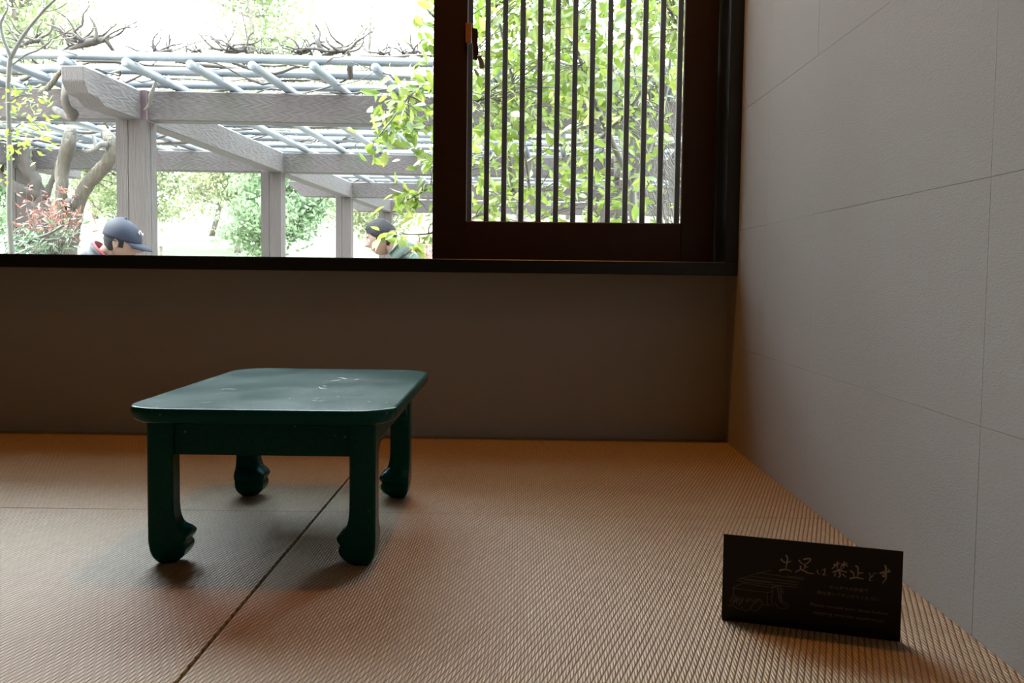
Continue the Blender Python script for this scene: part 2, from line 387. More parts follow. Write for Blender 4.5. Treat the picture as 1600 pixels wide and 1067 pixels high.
# wooden latch screwed to the stile, its dark tongue and a hanging steel tag
la = at(727.5, 37, PY-.002); lb = at(736.5, 67, PY-.002)
lt = obj('latch_block', B((la.x, PY-.012, lb.z), (lb.x, PY+.010, la.z), .001), M['latch'], w2, label='orange brown wooden latch block')
bm = bmesh.new()
q = [(737, 43), (746, 45), (747, 56), (746, 68), (748, 80), (745, 94), (739, 92), (739, 70), (737, 57)]
vs = [bm.verts.new(at(x, y, PY-.006)) for x, y in q]; f = bm.faces.new(vs)
r = bmesh.ops.extrude_face_region(bm, geom=[f]); bmesh.ops.translate(bm, verts=[v for v in r['geom'] if isinstance(v, bmesh.types.BMVert)], vec=(0, .008, 0))
bmesh.ops.recalc_face_normals(bm, faces=bm.faces)
obj('latch_tongue', bm, M['panel_wood'], w2)
bm = bmesh.new(); tube(bm, smooth_path([at(746, 57, PY-.004), at(749.5, 63, PY-.004), at(750.5, 74, PY-.004), at(749, 82, PY-.004)]), .0006, 6)
obj('latch_wire', bm, M['panel_wood'], w2)
bm = bmesh.new()
q = [(745.5, 88), (752, 86), (757.5, 106), (750.5, 108)]
vs = [bm.verts.new(at(x, y, PY-.006)) for x, y in q]; f = bm.faces.new(vs)
r = bmesh.ops.extrude_face_region(bm, geom=[f]); bmesh.ops.translate(bm, verts=[v for v in r['geom'] if isinstance(v, bmesh.types.BMVert)], vec=(0, .003, 0))
bmesh.ops.recalc_face_normals(bm, faces=bm.faces)
obj('latch_tag', bm, M['steel'], w2, label='grey steel tag')

# ------------------------------------------------------------------ green low table
TZ, TT = .310, .029
tx0, tx1, ty0, ty1 = -.742, -.230, 1.815, 2.64
tb = thing('low_table', 'low dark green lacquered table with rounded corners and cabriole feet', 'table', (-.486, 2.22, 0))
def rounded(x0, x1, y0, y1, r, n=10, bow=0):
    out = []
    for cx, cy, a0 in ((x1-r, y1-r, 0), (x0+r, y1-r, 90), (x0+r, y0+r, 180), (x1-r, y0+r, 270)):
        for i in range(n+1):
            a = math.radians(a0 + 90*i/n); out.append((cx+r*math.cos(a), cy+r*math.sin(a)))
    return out
bm = bmesh.new()
prof = [(TZ-TT, .010), (TZ-TT+.003, .005), (TZ-TT+.008, .0015), (TZ-.008, 0), (TZ-.003, .001), (TZ-.0008, .003), (TZ, .0055)]
rings = []
for z, ins in prof:
    rings.append([bm.verts.new((x, y, z)) for x, y in rounded(tx0+ins, tx1-ins, ty0+ins, ty1-ins, .088-ins)])
n = len(rings[0])
for a, b in zip(rings, rings[1:]):
    for i in range(n): bm.faces.new((a[i], a[(i+1) % n], b[(i+1) % n], b[i]))
bm.faces.new(rings[0][::-1]); top = bm.faces.new(rings[-1])
o = obj('tabletop', bm, M['green'], tb, smooth=True)
o.data.polygons[len(o.data.polygons)-1].use_smooth = False; o.data.polygons[len(o.data.polygons)-2].use_smooth = False
# chips and scratches through the lacquer
def chip(pts, w):
    bm = bmesh.new(); L = []
    P = [at(x, y, 2.3) for x, y in pts]; Q = []
    for x, y in pts:
        r = ray(x, y); Q.append(r*((TZ-HC)/r.z) + Vector((0, 0, HC)))
    Q = smooth_path(Q, 3); m = len(Q)
    for i, p in enumerate(Q):
        ww = w*math.sin(PI*(i+.6)/(m+.2)); L.append((bm.verts.new(p+Vector((0, ww, .0004))), bm.verts.new(p+Vector((0, -ww, .0004)))))
    for a, b in zip(L, L[1:]): bm.faces.new((a[0], a[1], b[1], b[0]))
    obj('scratch', bm, M['cream_chip'], tb, label='pale scratch in the lacquer')
M['cream_chip'] = simple('worn_lacquer', (.30, .38, .36), .5)
for pts, w in (([(516, 595.5), (524, 594.5), (534, 593.8)], .0030), ([(529, 590), (536, 591), (542, 592.5)], .0035), ([(553, 593.5), (559, 592.5), (563, 590.5)], .0040),
               ([(498, 604), (501, 606.5), (511, 606.5)], .0028), ([(504, 603), (510, 603.2)], .0018), ([(488, 626.5), (496, 625.5)], .002), ([(498, 627), (504, 626)], .002),
               ([(345, 608.5), (356, 608), (368, 608.6)], .0016), ([(313, 629.5), (322, 628.5), (331, 628)], .0012)): chip(pts, w)
# legs: L-shaped cabriole brackets cut from a square section, feet turned inwards
lx0, lx1 = -.705, -.268; ly0, ly1 = 1.868, 2.517; LW = .052
def leg(sx, sy):
    """sx,sy: outward directions; outer corner at (cx,cy)"""
    cx = lx0 if sx < 0 else lx1; cy = ly0 if sy < 0 else ly1
    prof = [  # z, outer inset, inner width
        (0.0, .016, .045), (.004, .012, .052), (.014, .006, .063), (.026, .0025, .070), (.036, .001, .0705), (.042, .0005, .068), (.050, 0, .073), (.058, 0, .074), (.066, 0, .068),
        (.075, 0, .058), (.090, 0, .0525), (.115, 0, .050), (.17, 0, .050), (.215, 0, .050), (TZ-TT, 0, .052)]
    bm = bmesh.new(); rr = []
    prof = [tuple(p) for p in smooth_path(prof, 3)]
    for z, o_, i_ in prof:
        ch = .010
        # square ring with a chamfer on the inside edges
        a, b = o_, i_
        pts = [(a, a+.004), (a+.004, a), (b-ch*.35, a), (b, a+ch*.35), (b, b-ch), (b-ch, b), (a+ch*.35, b), (a, b-ch*.35)]
        rr.append([bm.verts.new((cx - sx*p[0], cy - sy*p[1], z)) for p in pts])
    for a, b in zip(rr, rr[1:]):
        for i in range(8): bm.faces.new((a[i], a[(i+1) % 8], b[(i+1) % 8], b[i]))
    bm.faces.new(rr[0]); bm.faces.new(rr[-1]); bmesh.ops.recalc_face_normals(bm, faces=bm.faces)
    o = obj('leg', bm, M['green'], tb, smooth=True); o.data.set_sharp_from_angle(angle=math.radians(38))
for sx in (-1, 1):
    for sy in (-1, 1): leg(sx, sy)
za = .214
def apron(axis, pos, a, b, th, straight):
    zt = TZ-TT; L = b-a
    if straight: pts = [(a, zt), (a, za), (b, za), (b, zt)]
    else:
        half = [(0, .192), (.012, .198), (.020, .200), (.026, .211), (.034, .217), (.046, .222), (.052, .232), (.062, .236)]
        pts = [(a, zt)] + [(a+x, z) for x, z in half] + [(b-x, z) for x, z in half[::-1]] + [(b, zt)]
    bm = bmesh.new()
    prism(bm, pts, axis, pos, pos+th)
    obj('apron', bm, M['green'], tb)
apron(1, ly0+.010, lx0+.05, lx1-.05, .016, True); apron(1, ly1-.026, lx0+.05, lx1-.05, .016, True)
apron(0, lx0+.004, ly0+.05, ly1-.05, .016, False); apron(0, lx1-.020, ly0+.05, ly1-.05, .016, False)

# ------------------------------------------------------------------ sign standing on the mats
SA, SB = Vector((.342, 1.607, 0)), Vector((.6015, 1.516, 0))
sw = (SB-SA).length; sh = .1435; ex = (SB-SA).normalized(); ny = Vector((ex.y, -ex.x, 0))  # ny faces the camera
sg = thing('notice_sign', 'small black notice plate with pale brush lettering standing on the mats by the right wall', 'sign', (SA+SB)/2)
bm = bmesh.new(); box(bm, (0, 0, 0), (sw, .003, sh), .0004)
Ms = Matrix(((ex.x, -ny.x, 0, SA.x), (ex.y, -ny.y, 0, SA.y), (0, 0, 1, 0), (0, 0, 0, 1)))
bmesh.ops.transform(bm, verts=bm.verts, matrix=Ms); obj('plate', bm, M['sign'], sg)
bm = bmesh.new(); box(bm, (.02, .0032, 0), (sw-.02, .05, .003), .0004); bmesh.ops.transform(bm, verts=bm.verts, matrix=Ms); obj('foot', bm, M['sign'], sg)
TL, TR, BR, BL = (1131.4, 834.9), (1409.8, 862.5), (1406, 1003.8), (1126.6, 967.6)
def suv(px, py):
    u = (px-1130)/278.0
    for _ in range(6):
        yt = TL[1]+(TR[1]-TL[1])*u; yb = BL[1]+(BR[1]-BL[1])*u; v = (py-yt)/(yb-yt)
        xl = TL[0]+(BL[0]-TL[0])*v; xr = TR[0]+(BR[0]-TR[0])*v; u = (px-xl)/(xr-xl)
    return u*sw, (1-v)*sh
def on_sign(x, z, off=.0006): return SA + ex*x + Vector((0, 0, z)) + ny*off
def stroke(bm, pts, w0, taper=True):
    P = [Vector((*suv(*p), 0)) for p in pts]
    if len(P) > 2: P = smooth_path(P, 4)
    m = len(P); L = []
    for i, p in enumerate(P):
        t = (P[min(i+1, m-1)]-P[max(i-1, 0)]).normalized(); nn = Vector((-t.y, t.x, 0))
        w = w0*(1-.55*i/(m-1) if taper else 1)*(.75 if taper and i == 0 else 1)
        a, b = p+nn*w, p-nn*w
        L.append((bm.verts.new(on_sign(a.x, a.y)), bm.verts.new(on_sign(b.x, b.y))))
    for a, b in zip(L, L[1:]): bm.faces.new((a[0], a[1], b[1], b[0]))
def c6(*p): return [(1210+x/8.42, 860+y/8.42) for x, y in p]
def c8(*p): return [(1130+x/11.43, 880+y/11.43) for x, y in p]
GL = [
 [[(178, 62), (202, 105), (196, 160), (180, 252)], [(118, 112), (140, 148), (190, 162), (252, 145)], [(90, 270), (140, 255), (200, 256), (260, 282)]],
 [[(352, 130), (378, 165), (418, 188)], [(412, 125), (470, 113), (508, 124), (470, 168), (418, 196)], [(432, 196), (424, 252)], [(425, 215), (472, 224)], [(368, 205), (376, 246), (302, 292)], [(372, 250), (420, 272), (480, 302), (552, 308)]],
 [[(595, 262), (598, 296), (628, 322)], [(655, 262), (708, 250)], [(688, 240), (692, 296), (664, 326), (714, 326)]],
 [[(800, 196), (885, 176)], [(856, 148), (850, 238)], [(845, 192), (782, 248)], [(898, 188), (990, 178)], [(942, 148), (932, 240)], [(936, 190), (888, 232)], [(944, 192), (990, 216)], [(846, 258), (922, 250)], [(792, 292), (880, 272), (978, 292)], [(880, 284), (888, 340), (862, 362)], [(832, 310), (812, 348)], [(915, 315), (968, 358)]],
 [[(1082, 208), (1116, 236), (1110, 362)], [(1112, 306), (1182, 300)], [(1018, 272), (1060, 306), (1062, 352)], [(1008, 377), (1090, 361), (1188, 382)]],
 [[(1262, 303), (1276, 348)], [(1308, 335), (1268, 366), (1264, 396), (1294, 400)], [(1308, 304), (1322, 326)], [(1332, 298), (1346, 318)]],
 [[(1388, 308), (1450, 285), (1518, 284), (1488, 250)], [(1458, 196), (1470, 290), (1460, 342), (1430, 344), (1440, 312), (1470, 322), (1466, 380), (1422, 436)]]]
for g_i, g in enumerate(GL):
    bm = bmesh.new()
    for s in g: stroke(bm, c6(*s), .00100 if g_i in (2, 5) else .00145)
    obj('brush_character', bm, M['ink'], sg)
bm = bmesh.new()
DR = [[(335, 270), (620, 190), (890, 125)], [(335, 270), (335, 322), (1360, 432)], [(335, 272), (1355, 388)], [(400, 292), (900, 352)], [(620, 165), (1490, 300)], [(520, 232), (1400, 346)], [(700, 180), (1060, 228)], [(1180, 230), (1480, 270)],
      [(170, 440), (390, 360), (880, 432), (985, 415)], [(170, 440), (820, 522), (892, 484)], [(197, 450), (197, 560)], [(822, 522), (822, 735)], [(900, 430), (926, 520), (892, 640), (932, 775)], [(740, 742), (880, 742)],
      [(1070, 400), (1074, 560), (1100, 680), (1205, 742), (1170, 802), (1030, 802), (960, 690)], [(1000, 420), (1022, 560), (1062, 700), (1160, 762)], [(1095, 480), (1122, 545)], [(905, 425), (1060, 405)]]
for k in range(9): DR.append([(1000+k*6, 450+k*30), (1062+k*4, 440+k*31)])
for cx, cy in ((205, 640), (320, 665)):
    DR.append([(cx-75, cy+55), (cx-60, cy-20), (cx+5, cy-62), (cx+60, cy-30), (cx+20, cy+30), (cx-45, cy+78)]); DR.append([(cx-50, cy+20), (cx, cy-30), (cx+40, cy-5)]); DR.append([(cx-20, cy+50), (cx+25, cy-10)])
for cx, cy in ((490, 700), (650, 710)):
    DR.append([(cx-135, cy+60), (cx-120, cy+125), (cx-30, cy+135), (cx+65, cy+30), (cx+70, cy-40), (cx+20, cy-70), (cx-50, cy-62), (cx-60, cy)]); DR.append([(cx-60, cy-10), (cx, cy-55), (cx+60, cy-20)]); DR.append([(cx-20, cy-50), (cx-25, cy)])
DR.append([(85, 742), (180, 745), (240, 790), (330, 805)])
for d in DR: stroke(bm, c8(*d), .00036, False)
obj('step_and_shoes_drawing', bm, M['ink2'], sg)
def text_line(s, p0, p1, hgt, mat):
    cu = bpy.data.curves.new('lettering', 'FONT'); cu.body = s; cu.size = 1; cu.resolution_u = 3
    o = bpy.data.objects.new('lettering_tmp', cu); C.objects.link(o)
    bpy.context.view_layer.update()
    me = bpy.data.meshes.new_from_object(o.evaluated_get(bpy.context.evaluated_depsgraph_get()))
    bpy.data.objects.remove(o); me.materials.clear()
    n = len(me.vertices); a = np.empty(n*3); me.vertices.foreach_get('co', a); a = a.reshape(-1, 3)
    if n == 0: return
    x0, x1 = a[:, 0].min(), a[:, 0].max()
    P0, P1 = Vector(suv(*p0)), Vector(suv(*p1)); d = P1-P0; L = d.length; d /= L; nn = Vector((-d.y, d.x)); sc = L/(x1-x0)
    for v, c in zip(me.vertices, a):
        q = P0 + d*((c[0]-x0)*sc) + nn*(c[1]*hgt)
        v.co = on_sign(q.x, q.y) - sg.location
    o = link('lettering', me, mat, sg); return o
text_line('小上がりの手前で', (1299.5, 919.5), (1358, 926), .0062, M['ink2'])
text_line('靴を脱いでお上がりください。', (1281, 928), (1377, 940), .0064, M['ink2'])
text_line('Please remove your shoes before', (1270.5, 946.5), (1387, 961.5), .0068, M['ink2'])
text_line('stepping onto the tatami mats.', (1274, 958.5), (1383, 973), .0068, M['ink2'])

# ------------------------------------------------------------------ ground and hillside
def grid_mesh(name, x0, x1, y0, y1, nx, ny_, fz, mat):
    vs = [(x0+(x1-x0)*i/nx, y0+(y1-y0)*j/ny_) for j in range(ny_+1) for i in range(nx+1)]
    me = bpy.data.meshes.new(name)
    me.from_pydata([(x, y, fz(x, y)) for x, y in vs], [], [(j*(nx+1)+i, j*(nx+1)+i+1, (j+1)*(nx+1)+i+1, (j+1)*(nx+1)+i) for j in range(ny_) for i in range(nx)])
    o = link(name, me, mat, smooth=True); tag(o, kind='structure'); return o
def hz(x, y): return Z0G + max(0, y-19)*.155 + .12*math.sin(x*.5)*min(1, max(0, (y-19)/6)) if y > 19 else Z0G
grid_mesh('ground', -14, 9, YB+.15, 19.0, 6, 6, lambda x, y: Z0G, M['soil'])
grid_mesh('ground_2', -45, 40, 19.0, 70, 40, 30, hz, M['lawn'])

# ------------------------------------------------------------------ pergola
pg = thing('pergola', 'large timber-look pergola with pale pole grid standing in the garden', 'pergola', (-2.71, 7.07, Z0G))
SL = .052
ROWS = [7.07, 10.5, 13.7, 16.7]; TOPZ = 1.83; BH = .205; BW = .15
dirU = Vector((1, SL, 0)).normalized(); dirV = Vector((SL, 1, 0)).normalized()
def u_at(k, X): return ROWS[k] + SL*(X+2.7)
def v_at(X0, Y): return X0 + SL*(Y-7.07)
def beam(name, p0, p1, w, ztop, h, mat, cut0=False, cut1=False):
    p0, p1 = Vector(p0), Vector(p1); d = (p1-p0).normalized(); s = Vector((d.y, -d.x, 0)); L = (p1-p0).length
    bot = h; poly = [(0, 0), (L, 0), (L, -h), (0, -h)]
    if cut0: poly = [(0, 0), (L, 0), (L, -h), (.27, -h), (.19, -h*.82), (.06, -h*.78), (0, -h*.45)]
    if cut1: poly = [(0, 0), (L, 0), (L, -h*.25), (L-.20, -h), (0, -h)]
    bm = bmesh.new()
    A = [bm.verts.new(p0+d*a+s*w/2+Vector((0, 0, ztop+z))) for a, z in poly]; Bq = [bm.verts.new(p0+d*a-s*w/2+Vector((0, 0, ztop+z))) for a, z in poly]
    bm.faces.new(A); bm.faces.new(Bq[::-1])
    for i in range(len(A)): bm.faces.new((A[i], Bq[i], Bq[(i+1) % len(A)], A[(i+1) % len(A)]))
    bmesh.ops.recalc_face_normals(bm, faces=bm.faces)
    bmesh.ops.bevel(bm, geom=bm.edges[:], offset=.006, segments=1, affect='EDGES')
    return obj(name, bm, mat, pg)
XE = 3.6
lefts = [-7.2, -7.6, -3.15, -2.9]
for k in range(4):
    beam('long_beam', (XE, u_at(k, XE), 0), (lefts[k], u_at(k, lefts[k]), 0), BW, TOPZ, BH, M['beam_x'], cut1=(k >= 2))
for X0, y0, y1 in ((-2.71, 6.17, 17.5), (-5.30, 6.2, 11.4), (.88, 6.2, 17.5)):
    beam('cross_beam', (v_at(X0, y0), y0, 0), (v_at(X0, y1), y1, 0), BW*.95, TOPZ-.004, BH, M['beam_y'], cut0=True)
posts = [(0, -2.71), (1, -2.59), (2, -2.40), (3, -2.23), (1, -5.17), (1, 1.05), (2, 1.22), (3, 1.38), (0, -5.3)]
for k, X in posts:
    if (k, X) == (0, -5.3): continue
    y = u_at(k, X); w = .104
    bm = bmesh.new(); rot = Matrix.Rotation(-SL, 3, 'Z')
    pts = []
    for sx_, sy_ in ((-1, -1), (1, -1), (1, 1), (-1, 1)):      # shallow groove down each face
        pass
    g = .012
    poly = [(-w, -w), (-.025, -w), (-.018, -w+g*.5), (-.011, -w), (w, -w), (w, -.02), (w-g*.5, -.012), (w, -.004), (w, w), (-w, w), (-w, .01), (-w+g*.5, 0), (-w, -.01)]
    A = [bm.verts.new((X+a, y+b, Z0G)) for a, b in poly]; Q = [bm.verts.new((X+a, y+b, TOPZ-BH+.001)) for a, b in poly]
    bm.faces.new(A[::-1]); bm.faces.new(Q)
    for i in range(len(A)): bm.faces.new((A[i], A[(i+1) % len(A)], Q[(i+1) % len(A)], Q[i]))
    obj('post', bm, M['post'], pg)
    bm = bmesh.new(); box(bm, (X-.112, y-.090, TOPZ-BH-.006), (X+.112, y+.090, TOPZ+.004), .006); obj('joint_bracket', bm, M['plate'], pg, label='purple steel joint bracket')
rp = random.Random(11)
k = 0; Y = 6.37
while Y < 17.3:
    xl = -7.4 if Y < 11.2 else -3.2
    a = Vector((xl, Y+SL*(xl+2.7), 1.935+rp.uniform(-.006, .006))); b = Vector((XE, Y+SL*(XE+2.7), 1.925+rp.uniform(-.006, .006)))
    bm = bmesh.new(); tube(bm, [a, a.lerp(b, .33), a.lerp(b, .66), b], .029, 10); obj('long_pole', bm, M['pole'], pg, smooth=True)
    Y += .47
for k in range(-12, 17):
    x0 = -2.86+.388*k; y0 = 6.26+rp.uniform(-.02, .02)+SL*(x0+2.7); y1 = 17.3 if x0 > -3 else 11.3
    if x0 > XE-.1: break
    z = 1.860
    bm = bmesh.new(); pA = Vector((x0, y0, z+.012)); pB = Vector((x0+SL*(y1-y0), y1, z+.008))
    n = 10; ring0 = []
    tube(bm, [pA+Vector((0, .012, 0)), pA+Vector((0, .020, 0)), pA.lerp(pB, .5), pB], [.020, .030, .031, .031], 10); obj('cross_pole', bm, M['pole'], pg, smooth=True)

# ------------------------------------------------------------------ wisteria
rw = random.Random(21)
def limb(pts, rads, k=5, n=10, jit=.10, bm=None, rng=rw):
    own = bm is None
    bm = bm or bmesh.new(); P = smooth_path(pts, k); tube(bm, P, lerp_r(rads, len(P)), n, jit=jit, rng=rng); return bm
wi = thing('wisteria', 'old wisteria with forked gnarled trunk climbing onto the pergola at left', 'climber', at(92, 396, 8.9)*1.0)
wi.location.z = Z0G
DW = 8.9
base = at(92, 396, DW); g0 = Vector((base.x, DW, Z0G-.02))
obj('trunk', limb([g0, g0+Vector((.02, .02, .3)), at(95, 396, DW), at(104, 372, DW), at(113, 350, DW), at(121, 319, DW), at(134, 292, DW), at(150, 273, DW), at(166, 256, DW), at(175, 238, DW), at(174, 222, DW+.05), at(165, 208, DW+.2)],
    [.20, .17, .13, .115, .075, .062, .060, .062, .060, .055, .060, .040], n=12), M['bark'], wi, smooth=True)
obj('trunk', limb([at(90, 385, DW-.02), at(93, 355, DW-.04), at(95, 323, DW-.05), at(96, 297, DW-.05), at(97, 270, DW), at(101, 248, DW), at(107, 225, DW), at(110, 205, DW+.1)], [.10, .075, .055, .052, .058, .060, .063, .05], n=12), M['bark'], wi, smooth=True)
obj('branch', limb([at(168, 226, DW-.05), at(157, 226, DW-.08), at(150, 233, DW-.1), at(138, 237, DW-.1), at(131, 234, DW-.1), at(135, 230, DW-.1)], [.03, .026, .02, .018, .014, .006], n=8), M['bark_pale'], wi, smooth=True)
obj('branch', limb([at(150, 233, DW-.1), at(149, 222, DW-.05), at(146, 212, DW)], [.018, .02, .014], n=8), M['bark_pale'], wi, smooth=True)
obj('cut_stub', limb([at(117, 322, DW-.02), at(110, 318, DW-.1), at(106, 315, DW-.15)], [.05, .045, .035], n=8), M['bark_dark'], wi, smooth=True)
obj('branch', limb([at(113, 182, 6.6), at(112, 176, 6.55), at(104, 165, 6.5), at(101, 150, 6.5), at(103, 128, 6.6)], [.035, .04, .028, .024, .02], n=8), M['bark_dark'], wi, smooth=True)
obj('branch', limb([at(113, 182, 6.6), at(95, 176, 6.8), at(75, 162, 7.2), at(50, 140, 7.6), at(30, 120, 8)], [.035, .028, .02, .016, .01], n=8), M['bark_dark'], wi, smooth=True)
obj('branch', limb([at(61, 144, 6.5), at(75, 137, 6.4), at(90, 118, 6.4), at(102, 104, 6.4)], [.012, .018, .016, .013], n=8), M['bark'], wi, smooth=True)
obj('branch', limb([at(245, 128, 6.7), at(236, 147, 6.7), at(234, 163, 6.75), at(226, 172, 6.8)], [.012, .014, .012, .008], n=7), M['bark_pale'], wi, smooth=True)
w2_ = thing('wisteria', 'dark twisted wisteria trunk wound round the far left pergola post', 'climber', at(55, 396, 10.1)); w2_.location.z = Z0G
DV = 10.0
obj('trunk', limb([Vector((at(70, 396, DV).x, DV, Z0G)), at(72, 380, DV), at(68, 330, DV), at(60, 305, DV), at(52, 282, DV), at(43, 262, DV), at(38, 245, DV), at(34, 226, DV)], [.16, .13, .09, .08, .07, .07, .07, .08], n=10, jit=.2), M['bark_dark'], w2_, smooth=True)
obj('branch', limb([at(60, 309, DV), at(40, 300, DV-.1), at(25, 292, DV-.1), at(10, 284, DV-.1), at(0, 268, DV), at(4, 240, DV)], [.07, .06, .05, .045, .04, .03], n=8), M['bark_dark'], w2_, smooth=True)
obj('branch', limb([at(70, 310, DV), at(78, 290, DV), at(86, 270, DV), at(90, 245, DV)], [.05, .03, .025, .02], n=8), M['bark_dark'], w2_, smooth=True)
# vines lying over the pole grid
bm = bmesh.new()
for i in range(330):
    y = rw.uniform(6.3, 11.2) if i < 250 else rw.uniform(11, 16.5); x = rw.uniform(-7, 3.2) if y < 11 else rw.uniform(-3, 3.2)
    p = Vector((x, y, rw.uniform(1.90, 2.0))); ang = rw.choice((0, PI, PI, 0, rw.uniform(0, 2*PI))) + rw.uniform(-.5, .5); P = [p.copy()]
    for s in range(rw.randint(6, 16)):
        ang += rw.uniform(-.5, .5); p = p + Vector((math.cos(ang), math.sin(ang)*.8, 0))*rw.uniform(.10, .22)
        p.z = min(2.08, max(1.84, p.z+rw.uniform(-.05, .05))); P.append(p.copy())
    if P[-1].y < 5.9: continue
    r = rw.choice((.006, .008, .010, .014, .02)); P = smooth_path(P, 2); tube(bm, P, lerp_r([r, r*.8, r*.4], len(P)), 5)
o = obj('vine_tangle', bm, M['twig'], wi, smooth=True); o['kind'] = 'stuff'
def knot(px, py, D, s):
    bm = bmesh.new(); p = at(px, py, D)
    tube(bm, [p+Vector((-.09*s, 0, -.05)), p+Vector((0, 0, 0)), p+Vector((.07*s, 0, .02)), p+Vector((.10*s, .02, -.06))], [.006*s, .016*s, .013*s, .006*s], 7, jit=.3, rng=rw)
    for j in range(int(7*s)+3):
        a = rw.uniform(-.3, PI+.3); s_ = s*.62; q = p+Vector((rw.uniform(-.07, .07)*s, rw.uniform(-.05, .05), 0)); P = [q]
        for t in range(rw.randint(3, 5)):
            a += rw.uniform(-.7, .7); q = q+Vector((math.cos(a), rw.uniform(-.4, .4), abs(math.sin(a))))*.042*s; P.append(q)
        P = smooth_path(P, 2); r = rw.uniform(.0035, .0075)*s; tube(bm, P, lerp_r([r*1.3, r, r*.4], len(P)), 5)
    obj('gnarled_spur', bm, M['bark_dark'], wi, smooth=True)
for px, py, D, s in ((362, 80, 6.6, 1.25), (468, 83, 6.7, 1.0), (520, 82, 6.7, 1.35), (250, 83, 6.5, 1.0), (140, 66, 6.9, 1.6), (45, 66, 7.0, 1.2), (110, 72, 7.2, 1.0), (595, 86, 6.8, .8), (300, 82, 6.9, .8), (640, 84, 7.0, 1.0), (415, 84, 7.1, .7)): knot(px, py, D, s)
obj('gnarled_spur', limb([at(505, 82, 6.7), at(495, 64, 6.7), at(500, 52, 6.8), at(492, 37, 6.8)], [.02, .016, .012, .005], n=6), M['bark_dark'], wi, smooth=True)
bm = limb([at(545, 88, 6.7), at(547, 105, 6.7), at(548, 122, 6.8)], [.02, .022, .02], n=6)
obj('gnarled_spur', bm, M['bark_dark'], wi, smooth=True)

# ------------------------------------------------------------------ leaves
def leaf_mesh(name, L, Wd, mat, fold=.18, curl=.12):
    """a leaf lying along +X from its stalk, folded on the midrib"""
    n = 4; V = []; Fc = []
    prof = [0.0, .72, 1.0, .70, 0.0]
    for i in range(5):
        t = i/4; x = L*t; z = -curl*L*t*t; w = Wd/2*prof[i]
        V += [(x, -w, z+fold*w), (x, 0, z), (x, w, z+fold*w)]
    for i in range(4):
        a = i*3; b = a+3
        if i == 0: Fc += [(a+1, b, b+1), (a+1, b+1, b+2)]
        elif i == 3: Fc += [(a, b+1, a+1), (a+1, b+1, a+2)]
        else: Fc += [(a, b, b+1, a+1), (a+1, b+1, b+2, a+2)]
    me = bpy.data.meshes.new(name); me.from_pydata(V, [], Fc); me.materials.append(mat)
    return me, np.array(V), Fc
def rand_rot(rng, droop=.5):
    d = Vector((rng.gauss(0, 1), rng.gauss(0, .8), rng.gauss(-droop, .6))).normalized()
    up = Vector((rng.gauss(0, .9), rng.gauss(-.5, .9), rng.gauss(.8, .6)))
    y = up.cross(d)
    if y.length < 1e-3: y = Vector((0, 1, 0))
    y.normalize(); z = d.cross(y)
    return Matrix((d, y, z)).transposed()
def place_leaves(parent, items, proto, nobj, mat, name='leaf'):
    """items: (pos, rot 3x3, scale). The ones nearest the camera are objects, the rest one mesh"""
    me, V, Fc = proto; items.sort(key=lambda a: a[0].y/a[2])
    base = wloc(parent)
    for p, R_, s in items[:nobj]:
        o = bpy.data.objects.new(name, me); C.objects.link(o); o.parent = parent
        o.matrix_local = Matrix.Translation(p-base) @ (R_*s).to_4x4()
    rest = items[nobj:]
    if rest:
        nv = len(V); allv = np.empty((len(rest)*nv, 3)); faces = []
        for i, (p, R_, s) in enumerate(rest):
            allv[i*nv:(i+1)*nv] = V @ (np.array(R_)*s).T + np.array(p-base)
            faces += [tuple(j+i*nv for j in f) for f in Fc]
        m2 = bpy.data.meshes.new('foliage'); m2.from_pydata(allv.tolist(), [], faces); m2.materials.append(mat)
        o = bpy.data.objects.new('foliage', m2); C.objects.link(o); o.parent = parent; o['kind'] = 'stuff'
def twig_to(bm, a, b, r0, r1, rng, sag=.1, k=3, n=6):
    mid = [a.lerp(b, t) + Vector((rng.uniform(-1, 1), rng.uniform(-1, 1), rng.uniform(-1, 1)))*(b-a).length*.07 + Vector((0, 0, sag*(b-a).length*math.sin(PI*t))) for t in (.33, .66)]
    P = smooth_path([a]+mid+[b], k); tube(bm, P, lerp_r([r0, r1], len(P)), n); return P

